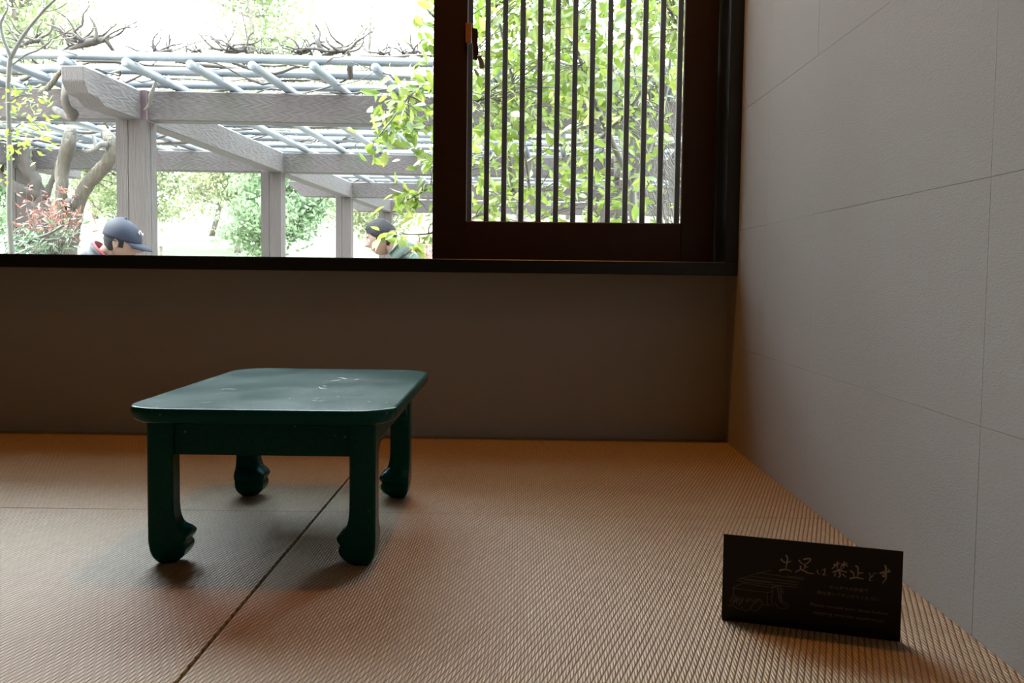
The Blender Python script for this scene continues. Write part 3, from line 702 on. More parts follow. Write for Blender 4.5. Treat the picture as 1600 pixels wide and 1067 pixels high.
# broad-leaved tree outside the lattice
rt = random.Random(7)
bt = thing('broadleaf_tree', 'young tree with bright green broad leaves just outside the lattice window', 'tree', Vector((.25, 5.3, Z0G)))
DT = 5.2
stems = [
 ([Vector((.02, 5.3, Z0G)), at(838, 345, DT), at(828, 300, DT), at(822, 255, DT), at(812, 215, DT), at(806, 150, DT), at(790, 80, DT), at(775, 10, DT), at(765, -60, DT)], [.018, .011, .010, .009, .008, .008, .007, .006, .004]),
 ([Vector((.02, 5.4, Z0G)), at(812, 345, DT+.2), at(803, 300, DT+.2), at(794, 240, DT+.2), at(783, 180, DT+.2), at(760, 110, DT+.2), at(720, 40, DT+.2), at(690, -30, DT+.2)], [.026, .018, .016, .014, .011, .010, .008, .005]),
 ([Vector((.75, 5.6, Z0G)), at(990, 345, 5.5), at(985, 290, 5.5), at(960, 230, 5.5), at(930, 160, 5.4), at(900, 70, 5.4), at(880, -40, 5.4)], [.03, .024, .02, .018, .014, .011, .006]),
 ([at(985, 290, 5.5), at(1010, 240, 5.5), at(1030, 190, 5.5), at(1045, 120, 5.5), at(1050, 40, 5.5), at(1055, -40, 5.5)], [.018, .015, .012, .010, .008, .005]),
 ([at(940, 215, 5.4), at(985, 170, 5.3), at(1030, 100, 5.3), at(1070, 60, 5.2), at(1100, 40, 5.2)], [.012, .010, .009, .007, .004]),
 ([at(806, 150, DT), at(760, 160, 5.0), at(715, 150, 4.8), at(670, 135, 4.7), at(640, 150, 4.6), at(610, 190, 4.5), at(590, 215, 4.5)], [.009, .008, .007, .006, .005, .004, .002]),
 ([at(794, 240, DT+.2), at(750, 262, 5.0), at(700, 275, 4.8), at(660, 300, 4.7), at(625, 318, 4.7)], [.008, .007, .006, .004, .002]),
 ([at(803, 300, DT+.2), at(760, 330, 5), at(710, 352, 4.8), at(670, 365, 4.7), at(625, 366, 4.7)], [.008, .007, .005, .004, .002]),
 ([at(783, 180, DT+.2), at(730, 90, 4.9), at(690, 40, 4.8), at(655, 0, 4.8), at(640, -30, 4.8)], [.008, .007, .006, .005, .003]),
]
nodes = []
for pts, rads in stems:
    obj('branch', limb(pts, rads, n=7, jit=.06, rng=rt), M['bark_pale'], bt, smooth=True)
    nodes += smooth_path(pts, 3)
items = []; tw = bmesh.new()
def cluster(px, py, D, sp, nl, sc=1.0, tw_=True):
    c = at(px, py, D); cand = [q for q in nodes if q.z > .3]; q = min(cand, key=lambda w: (w-c).length)
    P = twig_to(tw, q, c, .0035, .0012, rt, n=5) if tw_ else [c]
    for i in range(nl):
        b = rt.choice(P[len(P)//3:]) if len(P) > 3 and rt.random() < .55 else c
        p = b + Vector((rt.gauss(0, sp), rt.gauss(0, sp*1.3), rt.gauss(0, sp)))
        s = sc*rt.uniform(.6, 1.25)
        items.append((p, rand_rot(rt), s))
# dense mass seen through the lattice
for i in range(520):
    px = rt.uniform(735, 1080); py = rt.uniform(-90, 345)
    dens = 1.0 if py < 190 else .50
    if px > 985 and py > 110: dens *= .35
    if rt.random() > dens: continue
    cluster(px, py, rt.uniform(4.6, 6.0), .075, rt.randint(6, 11), 1.0)
# airy sprays left of the stile
for px, py, n_, sp in ((660, 10, 10, .06), (668, 50, 9, .05), (672, 90, 8, .05), (640, 125, 14, .06), (655, 150, 14, .07), (625, 140, 12, .05), (600, 165, 12, .05), (590, 205, 14, .045), (582, 232, 10, .035), (610, 195, 12, .05),
    (640, 190, 12, .06), (665, 180, 12, .06), (655, 235, 12, .04), (672, 260, 9, .035), (645, 215, 7, .05), (640, 300, 10, .035), (625, 316, 9, .03), (660, 285, 8, .03), (668, 330, 3, .03), (605, 366, 5, .02), (622, 371, 3, .012), (655, 380, 6, .03), (672, 350, 6, .035), (700, 200, 10, .07), (705, 90, 10, .08)):
    cluster(px, py, rt.uniform(4.45, 4.9), sp, int(n_*1.7), .95)
o = obj('twigs', tw, M['twig'], bt, smooth=True); o['kind'] = 'stuff'
place_leaves(bt, items, leaf_mesh('leaf', .074, .036, M['leaf']), 300, M['leaf'])
# bare twiggy shrub stems at the right of the lattice
rb = random.Random(31)
bs = thing('twiggy_shrub', 'bare grey twiggy shrub behind the right end of the lattice', 'shrub', Vector((1.25, 5.9, Z0G)))
bm = bmesh.new()
for i in range(46):
    a = Vector((1.15+rb.uniform(-.3, .2), 5.9+rb.uniform(-.2, .3), rb.uniform(.5, 1.0))); b = at(rb.uniform(880, 1065), rb.uniform(20, 300), rb.uniform(5.5, 6.2))
    P = twig_to(bm, a, b, rb.uniform(.003, .006), .0015, rb, .12, n=5)
    c = P[len(P)//2]; twig_to(bm, c, c+Vector((rb.uniform(-.4, .2), rb.uniform(-.1, .1), rb.uniform(0, .35))), .004, .0015, rb, .05, n=4)
o = obj('twigs', bm, M['bark_pale'], bs, smooth=True); o['kind'] = 'stuff'
bm = limb([Vector((1.25, 5.9, Z0G)), Vector((1.2, 5.9, .1)), Vector((1.13, 5.9, .7))], [.03, .026, .02], rng=rb); obj('stem', bm, M['bark_pale'], bs, smooth=True)

# young tree at the left edge
ry = random.Random(13)
DY = 4.8
yt = thing('young_tree', 'slender young tree with forked stem and yellow-green leaves at the far left', 'tree', Vector((at(22, 396, DY).x, DY, Z0G)))
obj('trunk', limb([Vector((at(26, 396, DY).x+.03, DY, Z0G)), at(18, 396, DY), at(14, 330, DY), at(15, 270, DY), at(14, 200, DY), at(13, 140, DY), at(15, 100, DY), at(17, 88, DY)], [.018, .014, .0135, .0125, .0125, .012, .012, .0125], n=8, jit=.03, rng=ry), M['bark_pale'], yt, smooth=True)
for pts, rads in (([(17, 92), (12, 78), (5, 60), (1, 38), (6, 25), (12, 10), (6, -15)], [.012, .010, .009, .008, .006, .004, .002]), ([(17, 90), (30, 66), (45, 44), (60, 26), (70, 14), (88, -3), (100, -20)], [.011, .009, .008, .007, .007, .006, .005]),
                  ([(20, 101), (40, 86), (60, 78), (74, 68), (84, 60), (105, 50), (122, 38), (130, 22)], [.004, .0045, .0045, .004, .003, .0025, .002, .001]), ([(68, 20), (68, 8), (69, -10)], [.004, .003, .002]), ([(70, 18), (90, 14), (105, 4), (118, -8)], [.003, .0025, .002, .001]), ([(12, 20), (28, 12), (42, 2)], [.002, .0015, .001]),
                  ([(14, 160), (30, 150), (50, 148), (66, 155), (78, 165)], [.005, .004, .003, .002, .001]), ([(14, 210), (30, 195), (50, 190), (62, 200)], [.005, .004, .003, .001])):
    obj('branch', limb([at(x, y, DY) for x, y in pts], rads, n=6, jit=.03, rng=ry), M['bark_pale'], yt, smooth=True)
it = []
for px, py, n_, sp in ((30, 148, 14, .03), (50, 150, 16, .03), (66, 157, 12, .025), (8, 160, 10, .03), (30, 175, 12, .04), (55, 195, 14, .035), (66, 205, 12, .03), (20, 205, 14, .04), (5, 215, 12, .03), (40, 225, 10, .035), (68, 225, 8, .03), (22, 235, 9, .03), (5, 245, 8, .03), (10, 275, 6, .02), (75, 185, 6, .02), (45, 172, 8, .03)):
    for i in range(n_):
        it.append((at(px, py, DY+ry.uniform(-.25, .2)) + Vector((ry.gauss(0, sp), 0, ry.gauss(0, sp))), rand_rot(ry, .2), ry.uniform(.6, 1.2)))
place_leaves(yt, it, leaf_mesh('leaf', .038, .016, M['leaf_y'], .25), 180, M['leaf_y'])

# red-leaved nandina
rn = random.Random(17)
na = thing('nandina_shrub', 'low shrub with feathery coral red and green leaves at lower left', 'shrub', Vector((at(85, 396, 5.3).x, 5.3, Z0G)))
bm = bmesh.new(); red = []; grn = []
root = Vector((at(80, 396, 5.3).x, 5.3, Z0G))
for i in range(34):
    px = rn.gauss(88, 26); py = rn.gauss(330, 22); px = min(140, max(28, px)); py = min(365, max(272, py)); e = at(px, py, rn.uniform(5.0, 5.6))
    P = twig_to(bm, at(px*.4+50, 400, 5.3), e, .0035, .001, rn, .05, n=4)
    for j in range(11):
        b = rn.choice(P[len(P)*2//3:]); red.append((b+Vector((rn.gauss(0, .035), rn.gauss(0, .03), rn.gauss(0, .018))), rand_rot(rn, .1), rn.uniform(.6, 1.2)))
for i in range(26):
    px = rn.uniform(10, 118); py = 400-(px*.0+rn.uniform(0, 45)) - (px-10)*.12; e = at(px, py, rn.uniform(4.9, 5.5))
    P = twig_to(bm, at(rn.uniform(0, 60), 405, 5.2), e, .004, .001, rn, .02, n=4)
    for j in range(13):
        b = rn.choice(P[len(P)//2:]); grn.append((b+Vector((rn.gauss(0, .05), rn.gauss(0, .03), rn.gauss(0, .02))), rand_rot(rn, .1), rn.uniform(.7, 1.3)))
for a_, b_ in (((0, 402), (60, 372)), ((30, 388), (100, 352)), ((60, 375), (118, 372))):
    P = twig_to(bm, at(*a_, 5.1), at(*b_, 5.1), .012, .006, rn, .02)
for i in range(5): tube(bm, [root+Vector((rn.uniform(-.15, .15), rn.uniform(-.1, .1), 0)), at(60+i*10, 400, 5.3)], .006, 5)
o = obj('stems', bm, M['twig'], na, smooth=True); o['kind'] = 'stuff'
place_leaves(na, red, leaf_mesh('leaf', .040, .0085, M['leaf_r'], .2, .25), 220, M['leaf_r'], 'red_leaf')
place_leaves(na, grn, leaf_mesh('leaf', .042, .012, M['leaf_g'], .2, .2), 80, M['leaf_g'], 'green_leaf')

# ------------------------------------------------------------------ far trees
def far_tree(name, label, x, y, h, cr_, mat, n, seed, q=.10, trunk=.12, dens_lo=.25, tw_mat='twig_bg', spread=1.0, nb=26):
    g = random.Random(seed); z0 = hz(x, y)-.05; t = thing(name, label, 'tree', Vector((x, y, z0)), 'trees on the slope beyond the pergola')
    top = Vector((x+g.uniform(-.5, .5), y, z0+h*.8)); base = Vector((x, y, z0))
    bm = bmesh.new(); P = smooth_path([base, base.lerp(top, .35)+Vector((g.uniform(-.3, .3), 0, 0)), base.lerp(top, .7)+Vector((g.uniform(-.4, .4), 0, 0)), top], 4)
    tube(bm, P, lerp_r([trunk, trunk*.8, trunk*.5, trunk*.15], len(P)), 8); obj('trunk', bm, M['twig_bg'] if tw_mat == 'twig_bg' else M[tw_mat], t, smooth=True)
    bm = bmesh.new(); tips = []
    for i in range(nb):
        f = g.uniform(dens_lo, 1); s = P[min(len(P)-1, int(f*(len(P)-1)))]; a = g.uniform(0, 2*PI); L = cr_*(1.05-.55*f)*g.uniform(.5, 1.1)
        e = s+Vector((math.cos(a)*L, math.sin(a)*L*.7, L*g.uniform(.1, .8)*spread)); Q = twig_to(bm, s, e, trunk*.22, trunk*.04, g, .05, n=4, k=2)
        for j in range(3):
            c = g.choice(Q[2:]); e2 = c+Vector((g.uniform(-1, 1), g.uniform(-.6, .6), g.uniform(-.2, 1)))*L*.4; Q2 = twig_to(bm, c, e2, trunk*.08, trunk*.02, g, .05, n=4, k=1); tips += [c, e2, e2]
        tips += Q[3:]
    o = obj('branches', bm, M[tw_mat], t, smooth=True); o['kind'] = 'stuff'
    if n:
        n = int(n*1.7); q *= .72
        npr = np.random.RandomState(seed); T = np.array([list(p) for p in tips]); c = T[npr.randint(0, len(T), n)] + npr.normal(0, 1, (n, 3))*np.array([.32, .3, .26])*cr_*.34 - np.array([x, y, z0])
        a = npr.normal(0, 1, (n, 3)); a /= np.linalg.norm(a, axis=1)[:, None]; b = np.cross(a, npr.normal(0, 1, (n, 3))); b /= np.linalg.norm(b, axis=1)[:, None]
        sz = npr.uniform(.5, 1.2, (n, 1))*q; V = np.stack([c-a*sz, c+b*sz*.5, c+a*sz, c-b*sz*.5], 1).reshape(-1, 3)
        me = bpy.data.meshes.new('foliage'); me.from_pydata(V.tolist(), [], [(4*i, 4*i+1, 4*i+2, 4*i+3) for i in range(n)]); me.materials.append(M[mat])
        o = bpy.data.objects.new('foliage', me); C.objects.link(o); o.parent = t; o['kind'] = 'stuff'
far = [
 ('leafy_tree', 'pale yellow-green leafy tree rising highest above the pergola, far left', -13.5, 27, 11, 4.2, 'far_a', 5200, .15, .16),
 ('leafy_tree', 'pale leafy tree above the pergola between left corner and second pole end', -9.5, 34, 11.5, 4.6, 'far_a', 4200, .16, .2),
 ('leafy_tree', 'thin straw-coloured tree above the middle of the pergola', -5.2, 38, 11.5, 4.6, 'far_c', 1700, .14, .12),
 ('leafy_tree', 'thin pale tree above the pergola beside the window stile', -2.2, 33, 11, 3.6, 'far_c', 1500, .13, .1),
 ('bushy_tree', 'dense mid-green tree between the second and third pergola posts', -6.2, 24, 4.1, 2.0, 'far_b', 5200, .11, .12),
 ('bushy_tree', 'greenish tree just left of the second pergola post', -8.2, 29, 4.6, 2.3, 'far_a', 4600, .12, .1),
 ('bushy_tree', 'pale tree in the middle of the opening behind the front post', -10.2, 33, 5.2, 2.8, 'far_c', 4200, .13, .1),
 ('bushy_tree', 'pale green tree behind the capped man', -11.6, 29, 4.6, 2.6, 'far_a', 4600, .12, .1),
 ('bushy_tree', 'green tree low behind the young tree at far left', -13.8, 25, 4.0, 2.3, 'far_b', 4600, .12, .1),
 ('bushy_tree', 'yellow-green tree behind the black-haired man', -3.6, 27, 4.4, 2.1, 'far_a', 4200, .11, .1),
 ('blossom_tree', 'small pink blossoming tree beside the window stile', -1.9, 23, 3.1, 1.1, 'far_p', 900, .09, .07),
 ('bushy_tree', 'pale tree behind the left part of the lattice', 0.2, 28, 6.0, 2.8, 'far_a', 3600, .13, .1),
 ('bushy_tree', 'straw-toned tree behind the right part of the lattice', 4.2, 30, 7.0, 3.0, 'far_c', 3200, .13, .1),
 ('leafy_tree', 'tall pale tree behind the lattice window', 2.0, 40, 12, 4.5, 'far_c', 2200, .16, .14),
]
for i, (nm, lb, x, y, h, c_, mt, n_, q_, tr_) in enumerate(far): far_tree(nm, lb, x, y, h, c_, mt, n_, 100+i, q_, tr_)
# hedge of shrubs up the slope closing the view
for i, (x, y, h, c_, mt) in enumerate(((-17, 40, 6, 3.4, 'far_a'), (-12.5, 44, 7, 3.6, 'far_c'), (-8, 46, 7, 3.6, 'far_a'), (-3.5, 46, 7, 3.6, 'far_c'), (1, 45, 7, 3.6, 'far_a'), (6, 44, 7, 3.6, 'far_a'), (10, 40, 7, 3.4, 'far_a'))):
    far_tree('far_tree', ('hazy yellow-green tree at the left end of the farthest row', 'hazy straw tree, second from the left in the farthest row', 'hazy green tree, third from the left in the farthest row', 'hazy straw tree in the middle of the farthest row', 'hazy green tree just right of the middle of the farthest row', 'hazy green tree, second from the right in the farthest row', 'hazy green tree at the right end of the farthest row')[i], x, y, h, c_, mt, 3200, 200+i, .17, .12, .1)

# ------------------------------------------------------------------ garden signboard
p = at(252, 396, 12.3)
sb = thing('garden_signboard', 'small white notice board on a post beyond the front pergola post', 'signboard', Vector((p.x, 12.3, Z0G)))
obj('post', B((p.x-.018, 12.28, Z0G), (p.x+.018, 12.32, at(0, 384, 12.3).z+.02), .003), M['bench'], sb)
a, b = at(243.5, 373, 12.26), at(258.5, 384, 12.26)
obj('board', B((a.x, 12.25, b.z), (b.x, 12.275, a.z), .002), M['white_board'], sb)
bm = bmesh.new()
for u0, u1, v0, v1 in ((.12, .30, .35, .75), (.38, .44, .35, .7), (.52, .86, .30, .42), (.52, .80, .55, .68)):
    box(bm, (a.x+(b.x-a.x)*u0, 12.247, b.z+(a.z-b.z)*v0), (a.x+(b.x-a.x)*u1, 12.2505, b.z+(a.z-b.z)*v1))
obj('printed_marks', bm, M['steel'], sb)

# ------------------------------------------------------------------ people
def head_mesh(name, parent, org, face, tilt, s, mats, hairline, seed, cap=False):
    """face: +1 looks towards +X, -1 towards -X; org: ear-height centre of the skull"""
    nu, nv = 48, 36
    def shape(u, v, off=0.0):
        th = PI*v; ph = 2*PI*u
        d = Vector((math.sin(th)*math.cos(ph), math.sin(th)*math.sin(ph), math.cos(th)))
        x, y, z = d.x*.098, d.y*.076, d.z*.118
        if z < 0:
            t = min(1, -z/.118)
            y *= 1-.30*t; 
            if x < 0: x *= 1-.45*t
            else: x *= 1-.04*t
        if x > 0:
            gy = lambda w: math.exp(-(y/w)**2)
            def gz_(c, w): return math.exp(-((z-c)/w)**2)
            x += .031*gy(.013)*(math.exp(-((z+.030)/.012)**2)) + .016*gy(.010)*math.exp(-((z+.010)/.018)**2)
            x += .004*gy(.05)*gz_(.022, .008)
            x -= .007*(math.exp(-((y-.032)/.014)**2)+math.exp(-((y+.032)/.014)**2))*gz_(.004, .012)
            x += .006*gy(.022)*gz_(-.060, .006) + .005*gy(.022)*gz_(-.073, .006) - .003*gy(.02)*gz_(-.0665, .003)
            x += .009*gy(.022)*gz_(-.098, .014)
        v3 = Vector((x, y, z)); return v3 + v3.normalized()*off
    Rm = Matrix.Rotation(0 if face > 0 else PI, 3, 'Z') @ Matrix.Rotation(tilt, 3, 'Y')
    Rn = Matrix.Rotation(0 if face > 0 else PI, 3, 'Z') @ Matrix.Rotation(tilt+.32, 3, 'Y')
    def T(v): return org + Rm @ (v*s)
    def TN(v): return org + Rn @ (v*s)
    bm = bmesh.new(); grid = [[bm.verts.new(T(shape(i/nu, j/nv))) for i in range(nu)] for j in range(1, nv)]
    tp, bt_ = bm.verts.new(T(shape(0, 0))), bm.verts.new(T(shape(0, 1)))
    for j in range(nv-2):
        for i in range(nu): bm.faces.new((grid[j][i], grid[j+1][i], grid[j+1][(i+1) % nu], grid[j][(i+1) % nu]))
    for i in range(nu): bm.faces.new((tp, grid[0][i], grid[0][(i+1) % nu])); bm.faces.new((bt_, grid[-1][(i+1) % nu], grid[-1][i]))
    # neck, continuous into the collar
    nb_ = T(Vector((-.030, 0, -.050)))
    tube(bm, smooth_path([TN(Vector((-.022, 0, -.03))), TN(Vector((-.032, 0, -.085))), TN(Vector((-.045, 0, -.135))), TN(Vector((-.065, 0, -.19)))], 3), lerp_r([.056*s, .054*s, .057*s, .07*s], 10), 16)
    hd = obj('head', bm, mats[0], parent, smooth=True)
    for sy in (-1, 1):   # ears, eyes
        bm = bmesh.new(); bmesh.ops.create_uvsphere(bm, u_segments=14, v_segments=10, radius=1)
        for v in bm.verts:
            r = math.hypot(v.co.x, v.co.z); dz = v.co.z
            dent = -.35*math.exp(-((r-.35)/.28)**2) if v.co.y*sy > 0 else 0
            v.co = T(Vector((-.004 + v.co.x*.017*(1+.15*dz) - .004*dz, sy*(.079 + abs(v.co.x)*.0) + v.co.y*.008 + sy*dent*.010, -.012+dz*.031)))
        obj('ear', bm, mats[0], hd, smooth=True)
        bm = bmesh.new(); bmesh.ops.create_uvsphere(bm, u_segments=12, v_segments=8, radius=.0125*s, matrix=Matrix.Translation(T(Vector((.076, sy*.031, .003))))); ey = obj('eye', bm, M['eye'], hd, smooth=True)
        bm = bmesh.new(); bmesh.ops.create_uvsphere(bm, u_segments=10, v_segments=8, radius=.007*s, matrix=Matrix.Translation(T(Vector((.0835, sy*.031, .001))))); obj('iris', bm, M['iris'], hd, smooth=True)
        bm = bmesh.new(); tube(bm, [T(Vector((.088, sy*.016, .021))), T(Vector((.091, sy*.032, .026))), T(Vector((.080, sy*.050, .020)))], [.003*s, .004*s, .002*s], 6); obj('eyebrow', bm, M['hair'], hd)
    bm = bmesh.new(); tube(bm, [T(Vector((.083, -.022, -.067))), T(Vector((.0965, 0, -.0665))), T(Vector((.083, .022, -.067)))], [.002*s, .0055*s, .002*s], 8); obj('lips', bm, M['lip'], hd, smooth=True)
    # hair: a shell over the part of the skull behind the hairline
    g = random.Random(seed); bm = bmesh.new(); vv = {}
    def hv(i, j):
        i %= nu
        if (i, j) not in vv:
            p0 = shape(i/nu, j/nv); off = hairline(p0)
            q = shape(i/nu, j/nv, max(-.004, off) + g.uniform(-.0018, .0018)*(off > 0))
            vv[(i, j)] = bm.verts.new(T(q))
        return vv[(i, j)]
    for j in range(1, nv-1):
        for i in range(nu):
            c = shape((i+.5)/nu, (j+.5)/nv)
            if hairline(c) > 0: bm.faces.new((hv(i, j), hv(i, j+1), hv(i+1, j+1), hv(i+1, j)))
    tpv = bm.verts.new(T(shape(0, 0, .014)))
    for i in range(nu): bm.faces.new((tpv, hv(i, 1), hv(i+1, 1)))
    obj('hair', bm, M['hair'], parent, smooth=True)
    return T, TN
def skin_obj(name, verts, edges, rads, mat, parent, root=0, sub=2, org=None):
    me = bpy.data.meshes.new(name); me.from_pydata([tuple(Vector(v)) for v in verts], edges, [])
    o = bpy.data.objects.new(name, me); C.objects.link(o)
    md = o.modifiers.new('skin', 'SKIN'); md.use_smooth_shade = True; md.branch_smoothing = .6
    sv = me.skin_vertices[0].data if me.skin_vertices else None
    if sv is None:
        me.attributes.new('skin', 'FLOAT', 'POINT')
    for i, r in enumerate(rads): sv[i].radius = (r, r) if not hasattr(r, '__len__') else r
    sv[root].use_root = True
    sd = o.modifiers.new('sub', 'SUBSURF'); sd.levels = sub; sd.render_levels = sub
    bpy.context.view_layer.update()
    m2 = bpy.data.meshes.new_from_object(o.evaluated_get(bpy.context.evaluated_depsgraph_get()))
    bpy.data.objects.remove(o)
    bm = bmesh.new(); bm.from_mesh(m2); bpy.data.meshes.remove(m2)
    return obj(name, bm, mat, parent, smooth=True)
def ensure_skin(me):
    pass
def chain_mesh(name, chains, mat, parent, n=14, sub=False):
    """continuous tapered limbs: each chain is a list of (point, radius); overlapping ends are fused by a voxel remesh"""
    bm = bmesh.new()
    for ch in chains:
        P = smooth_path([c[0] for c in ch], 4); tube(bm, P, lerp_r([c[1] for c in ch], len(P)), n)
        for c in (ch[0], ch[-1]): bmesh.ops.create_uvsphere(bm, u_segments=n, v_segments=8, radius=c[1]*.98, matrix=Matrix.Translation(c[0]))
    me = bpy.data.meshes.new('tmp'); bm.to_mesh(me); bm.free(); o = bpy.data.objects.new('tmp', me); C.objects.link(o)
    md = o.modifiers.new('r', 'REMESH'); md.mode = 'VOXEL'; md.voxel_size = sub or .011
    sm = o.modifiers.new('s', 'SMOOTH'); sm.factor = .6; sm.iterations = 4
    bpy.context.view_layer.update(); m2 = bpy.data.meshes.new_from_object(o.evaluated_get(bpy.context.evaluated_depsgraph_get())); bpy.data.objects.remove(o)
    bm = bmesh.new(); bm.from_mesh(m2); bpy.data.meshes.remove(m2); return obj(name, bm, mat, parent, smooth=True)
def seated(name, label, org, face, tilt, s, jacket, mats, hairline, seed):
    f = face; base = Vector((org.x - f*.24, org.y, Z0G))
    ps = thing('person', label, 'person', base)
    T, TN = head_mesh(name, ps, org, face, tilt, s, mats, hairline, seed)
    def L(x, y, z): return Vector((org.x + f*x, org.y + y, z))
    zc = org.z
    neck = L(-.135, 0, zc-.118); chest = L(-.20, 0, zc-.33); waist = L(-.22, 0, zc-.53); pel = L(-.25, 0, zc-.66)
    ch = [[(pel, .145), (waist, .135), (chest, .155), (L(-.175, 0, zc-.195), .118), (L(-.150, 0, zc-.145), .088), (neck, .068)],
          [(L(-.19, -.02, zc-.28), .12), (L(-.19, .10, zc-.235), .085), (L(-.18, .175, zc-.24), .062)], [(L(-.19, .02, zc-.28), .12), (L(-.19, -.10, zc-.235), .085), (L(-.18, -.175, zc-.24), .062)]]
    for sy in (-1, 1):
        ch.append([(L(-.18, sy*.18, zc-.235), .062), (L(-.08, sy*.215, zc-.42), .052), (L(-.01, sy*.215, zc-.54), .045), (L(.12, sy*.15, zc-.56), .038), (L(.20, sy*.10, zc-.55), .033)])
    chain_mesh('jacket', ch, jacket, ps)
    ch = []
    for sy in (-1, 1):
        ch.append([(L(-.26, sy*.07, zc-.68), .10), (L(-.08, sy*.11, zc-.69), .085), (L(.17, sy*.12, zc-.68), .066), (L(.20, sy*.12, zc-.82), .056), (L(.19, sy*.12, Z0G+.12), .047)])
    ch[0].insert(0, (L(-.26, 0, zc-.67), .11)); ch[1].insert(0, (L(-.26, 0, zc-.67), .11))
    chain_mesh('trousers', ch, M['charcoal'], ps)
    for sy in (-1, 1):
        chain_mesh('shoe', [[(L(.16, sy*.12, Z0G+.05), .045), (L(.22, sy*.12, Z0G+.042), .042), (L(.31, sy*.125, Z0G+.036), .034)], [(L(.18, sy*.12, Z0G+.12), .042), (L(.18, sy*.12, Z0G+.06), .045)]], M['shoe'], ps, 10, .009)
        w = L(.20, sy*.10, zc-.55); hc = [[(w, .026), (L(.245, sy*.09, zc-.553), .030), (L(.285, sy*.075, zc-.56), .027)]]
        for q, (dy, ln) in enumerate(((.026, .060), (.009, .072), (-.008, .067), (-.024, .052))):
            b0 = L(.275, sy*(.075)+sy*dy, zc-.558); hc.append([(b0, .0095), (b0+Vector((f*ln*.5, -sy*.006, -.004)), .009), (b0+Vector((f*ln*.85, -sy*.010, -.018)), .0085), (b0+Vector((f*ln, -sy*.012, -.030)), .0078)])
        hc.append([(L(.235, sy*.068, zc-.55), .012), (L(.255, sy*.045, zc-.545), .0105), (L(.28, sy*.035, zc-.55), .009)])
        chain_mesh('hand', hc, mats[0], ps, 8, .0042)
    return ps, T, L, TN
def hair_short(p):
    # hairline: forehead above .055, sides down to the ear, back down to the nape
    a = .0
    if p.z > .062 - max(0, -p.x)*.4 - (.022 if abs(p.y) > .035 else 0): a = .014
    elif p.x < .052 and p.z > .004 + p.x*.35: a = .011
    elif p.x < -.028 and p.z > -.062: a = .012
    elif -.01 < p.x < .03 and p.z > -.02 and abs(p.y) > .055: a = .004
    if p.x > .035 and p.z > .062: a = .018
    return a
def hair_cap(p):
    if p.z > .055: return .004
    if p.x < .052 and p.z > -.002 + p.x*.3: return .008
    if .012 < p.x < .036 and p.z > -.030 and abs(p.y) > .05: return .004
    if p.x < -.024 and p.z > -.058: return .011
    return 0
# the capped man
o1 = at(191, 378, 5.6)
p1, T1, L1, N1 = seated('m1', 'seated man in navy cap and pale grey jacket looking down to the right', o1, 1, .20, 1.0, M['grey_jacket'], (M['skin_b'],), hair_cap, 3)
bm = bmesh.new(); nu, nv = 40, 14; rg_ = []
for j in range(nv+1):
    th = PI*.5*j/nv*1.06
    rg_.append([bm.verts.new(T1(Vector((math.sin(th)*math.cos(2*PI*i/nu)*.112-.004, math.sin(th)*math.sin(2*PI*i/nu)*.091, math.cos(th)*.108*(1-.05*math.cos(2*PI*i/nu)) + .024 - .012*math.cos(2*PI*i/nu)*math.sin(th))))) for i in range(nu)])
for j in range(nv):
    for i in range(nu):
        u = 2*PI*(i+.5)/nu
        if j > nv-5 and abs(u-PI) < .42: continue           # the half-moon opening at the back
        bm.faces.new((rg_[j][i], rg_[j+1][i], rg_[j+1][(i+1) % nu], rg_[j][(i+1) % nu]))
bmesh.ops.remove_doubles(bm, verts=bm.verts, dist=.0004)
cp = obj('cap', bm, M['navy'], p1, smooth=True)
sol = cp.modifiers.new('thick', 'SOLIDIFY'); sol.thickness = .003
bm = bmesh.new(); nn_ = 20; A = []; Bb = []
for i in range(nn_+1):
    a = -1.05+2.1*i/nn_; w = math.cos(a*1.42)*.5+.5
    base_ = Vector((math.cos(a)*.108-.004, math.sin(a)*.088, .012)); tip = base_+Vector((.072*max(.02, w), 0, -.026*w - .010*abs(math.sin(a))))
    row = [base_.lerp(tip, t)+Vector((0, 0, .008*math.sin(PI*t)-.006*abs(math.sin(a)))) for t in (0, .33, .66, 1)]
    A.append([bm.verts.new(T1(r)) for r in row]); Bb.append([bm.verts.new(T1(r-Vector((0, 0, .0035)))) for r in row])
for i in range(nn_):
    for t in range(3):
        bm.faces.new((A[i][t], A[i][t+1], A[i+1][t+1], A[i+1][t])); bm.faces.new((Bb[i][t], Bb[i+1][t], Bb[i+1][t+1], Bb[i][t+1]))
    bm.faces.new((A[i][3], Bb[i][3], Bb[i+1][3], A[i+1][3])); bm.faces.new((A[i][0], A[i+1][0], Bb[i+1][0], Bb[i][0]))
bmesh.ops.recalc_face_normals(bm, faces=bm.faces)
obj('brim', bm, M['navy'], cp, smooth=True)
bm = bmesh.new(); bmesh.ops.create_uvsphere(bm, u_segments=10, v_segments=6, radius=.007, matrix=Matrix.Translation(T1(Vector((-.004, 0, .133))))); obj('button', bm, M['navy'], cp, smooth=True)
bm = bmesh.new(); tube(bm, smooth_path([T1(Vector((.099, -.020, .062))), T1(Vector((.095, -.032, .072))), T1(Vector((.096, -.022, .082))), T1(Vector((.099, -.006, .072))), T1(Vector((.102, .010, .060))), T1(Vector((.097, .022, .070)))], 3), .0022, 6); obj('emblem', bm, M['cream'], cp, smooth=True)
bm = bmesh.new(); tube(bm, [T1(Vector((-.094, -.040, .006))), T1(Vector((-.108, 0, .004))), T1(Vector((-.094, .040, .006)))], .006, 8); obj('strap', bm, M['cream'], cp, smooth=True)
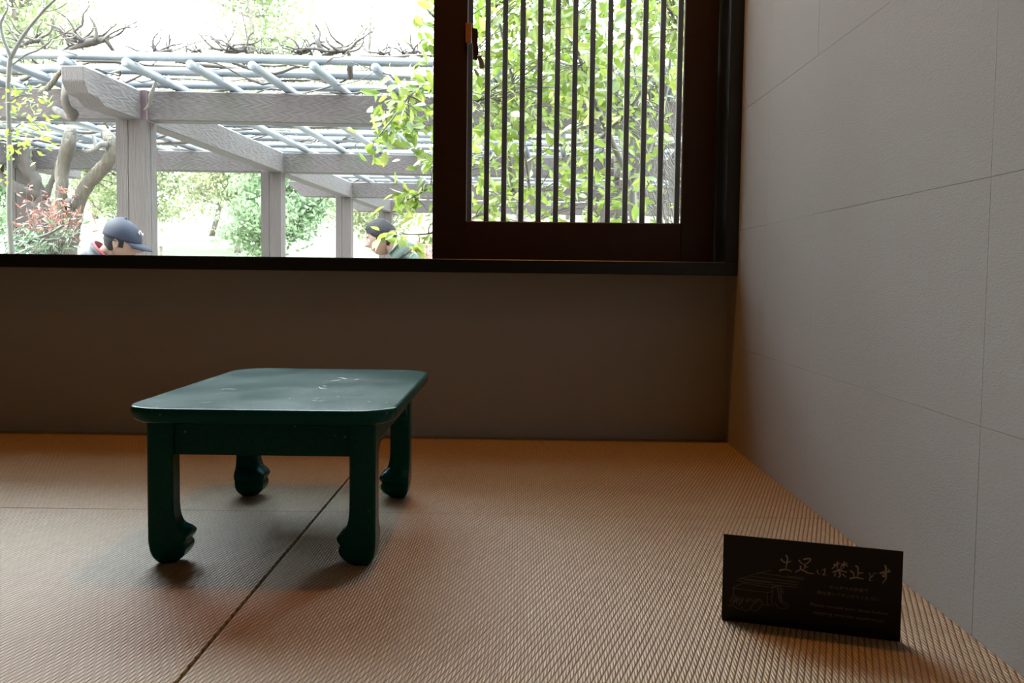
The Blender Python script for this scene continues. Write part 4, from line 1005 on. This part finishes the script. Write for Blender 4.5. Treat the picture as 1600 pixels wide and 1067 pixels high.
def collar(parent, T, mat, name, r0, r1, x0, z0, z1, open_=.5):
    bm = bmesh.new(); A = []
    n = 26
    for i in range(n+1):
        a = open_ + (2*PI-2*open_)*i/n
        A.append([bm.verts.new(T(Vector((x0+math.cos(a)*r, math.sin(a)*r, z-(.02*math.cos(a)))))) for r, z in ((r1, z0), (r0, (z0+z1)/2), (r0*1.02, z1), (r0*1.12, z1-.012))])
    for i in range(n):
        for t in range(3): bm.faces.new((A[i][t], A[i][t+1], A[i+1][t+1], A[i+1][t]))
    o = obj(name, bm, mat, parent, smooth=True); m = o.modifiers.new('t', 'SOLIDIFY'); m.thickness = .004
collar(p1, N1, M['charcoal'], 'collar', .083, .110, -.055, -.185, -.100, .75)
collar(p1, N1, M['red'], 'collar_lining', .077, .090, -.052, -.165, -.088, .8)
# the bare-headed man
o2 = at(596, 371.5, 6.6)
p2, T2, L2, N2 = seated('m2', 'seated black-haired man in sage green jacket looking down to the left', o2, -1, .26, .98, M['green_jacket'], (M['skin'],), hair_short, 5)
collar(p2, N2, M['green_jacket'], 'collar', .080, .112, -.055, -.185, -.098, .7)
# benches they sit on
def bench(cx, cy, label):
    b = thing('bench', label, 'bench', Vector((cx, cy, Z0G)), 'plain benches under the pergola')
    zt = .05
    for k in range(3): obj('slat', B((cx-.7, cy-.19+k*.13, zt-.035), (cx+.7, cy-.19+k*.13+.115, zt), .004), M['bench'], b)
    for sx in (-.55, .55):
        for sy in (-.14, .14): obj('leg', B((cx+sx-.03, cy+sy-.03, Z0G), (cx+sx+.03, cy+sy+.03, zt-.035), .004), M['bench'], b)
    return b
S2 = o1.z-.68-.10
bb1 = bench(o1.x-.60, o1.y, 'plain wooden bench under the man in the navy cap'); bb2 = bench(o2.x+.60, o2.y, 'plain wooden bench under the man in the green jacket')
bb1.location.z = Z0G; 
for b_, o_ in ((bb1, o1), (bb2, o2)):
    dz = (o_.z-.775) - .05
    for c in b_.children:
        if c.name.startswith('slat'): c.location.z += dz
        else: c.scale.z = (.05-.035+dz-Z0G)/(.05-.035-Z0G)
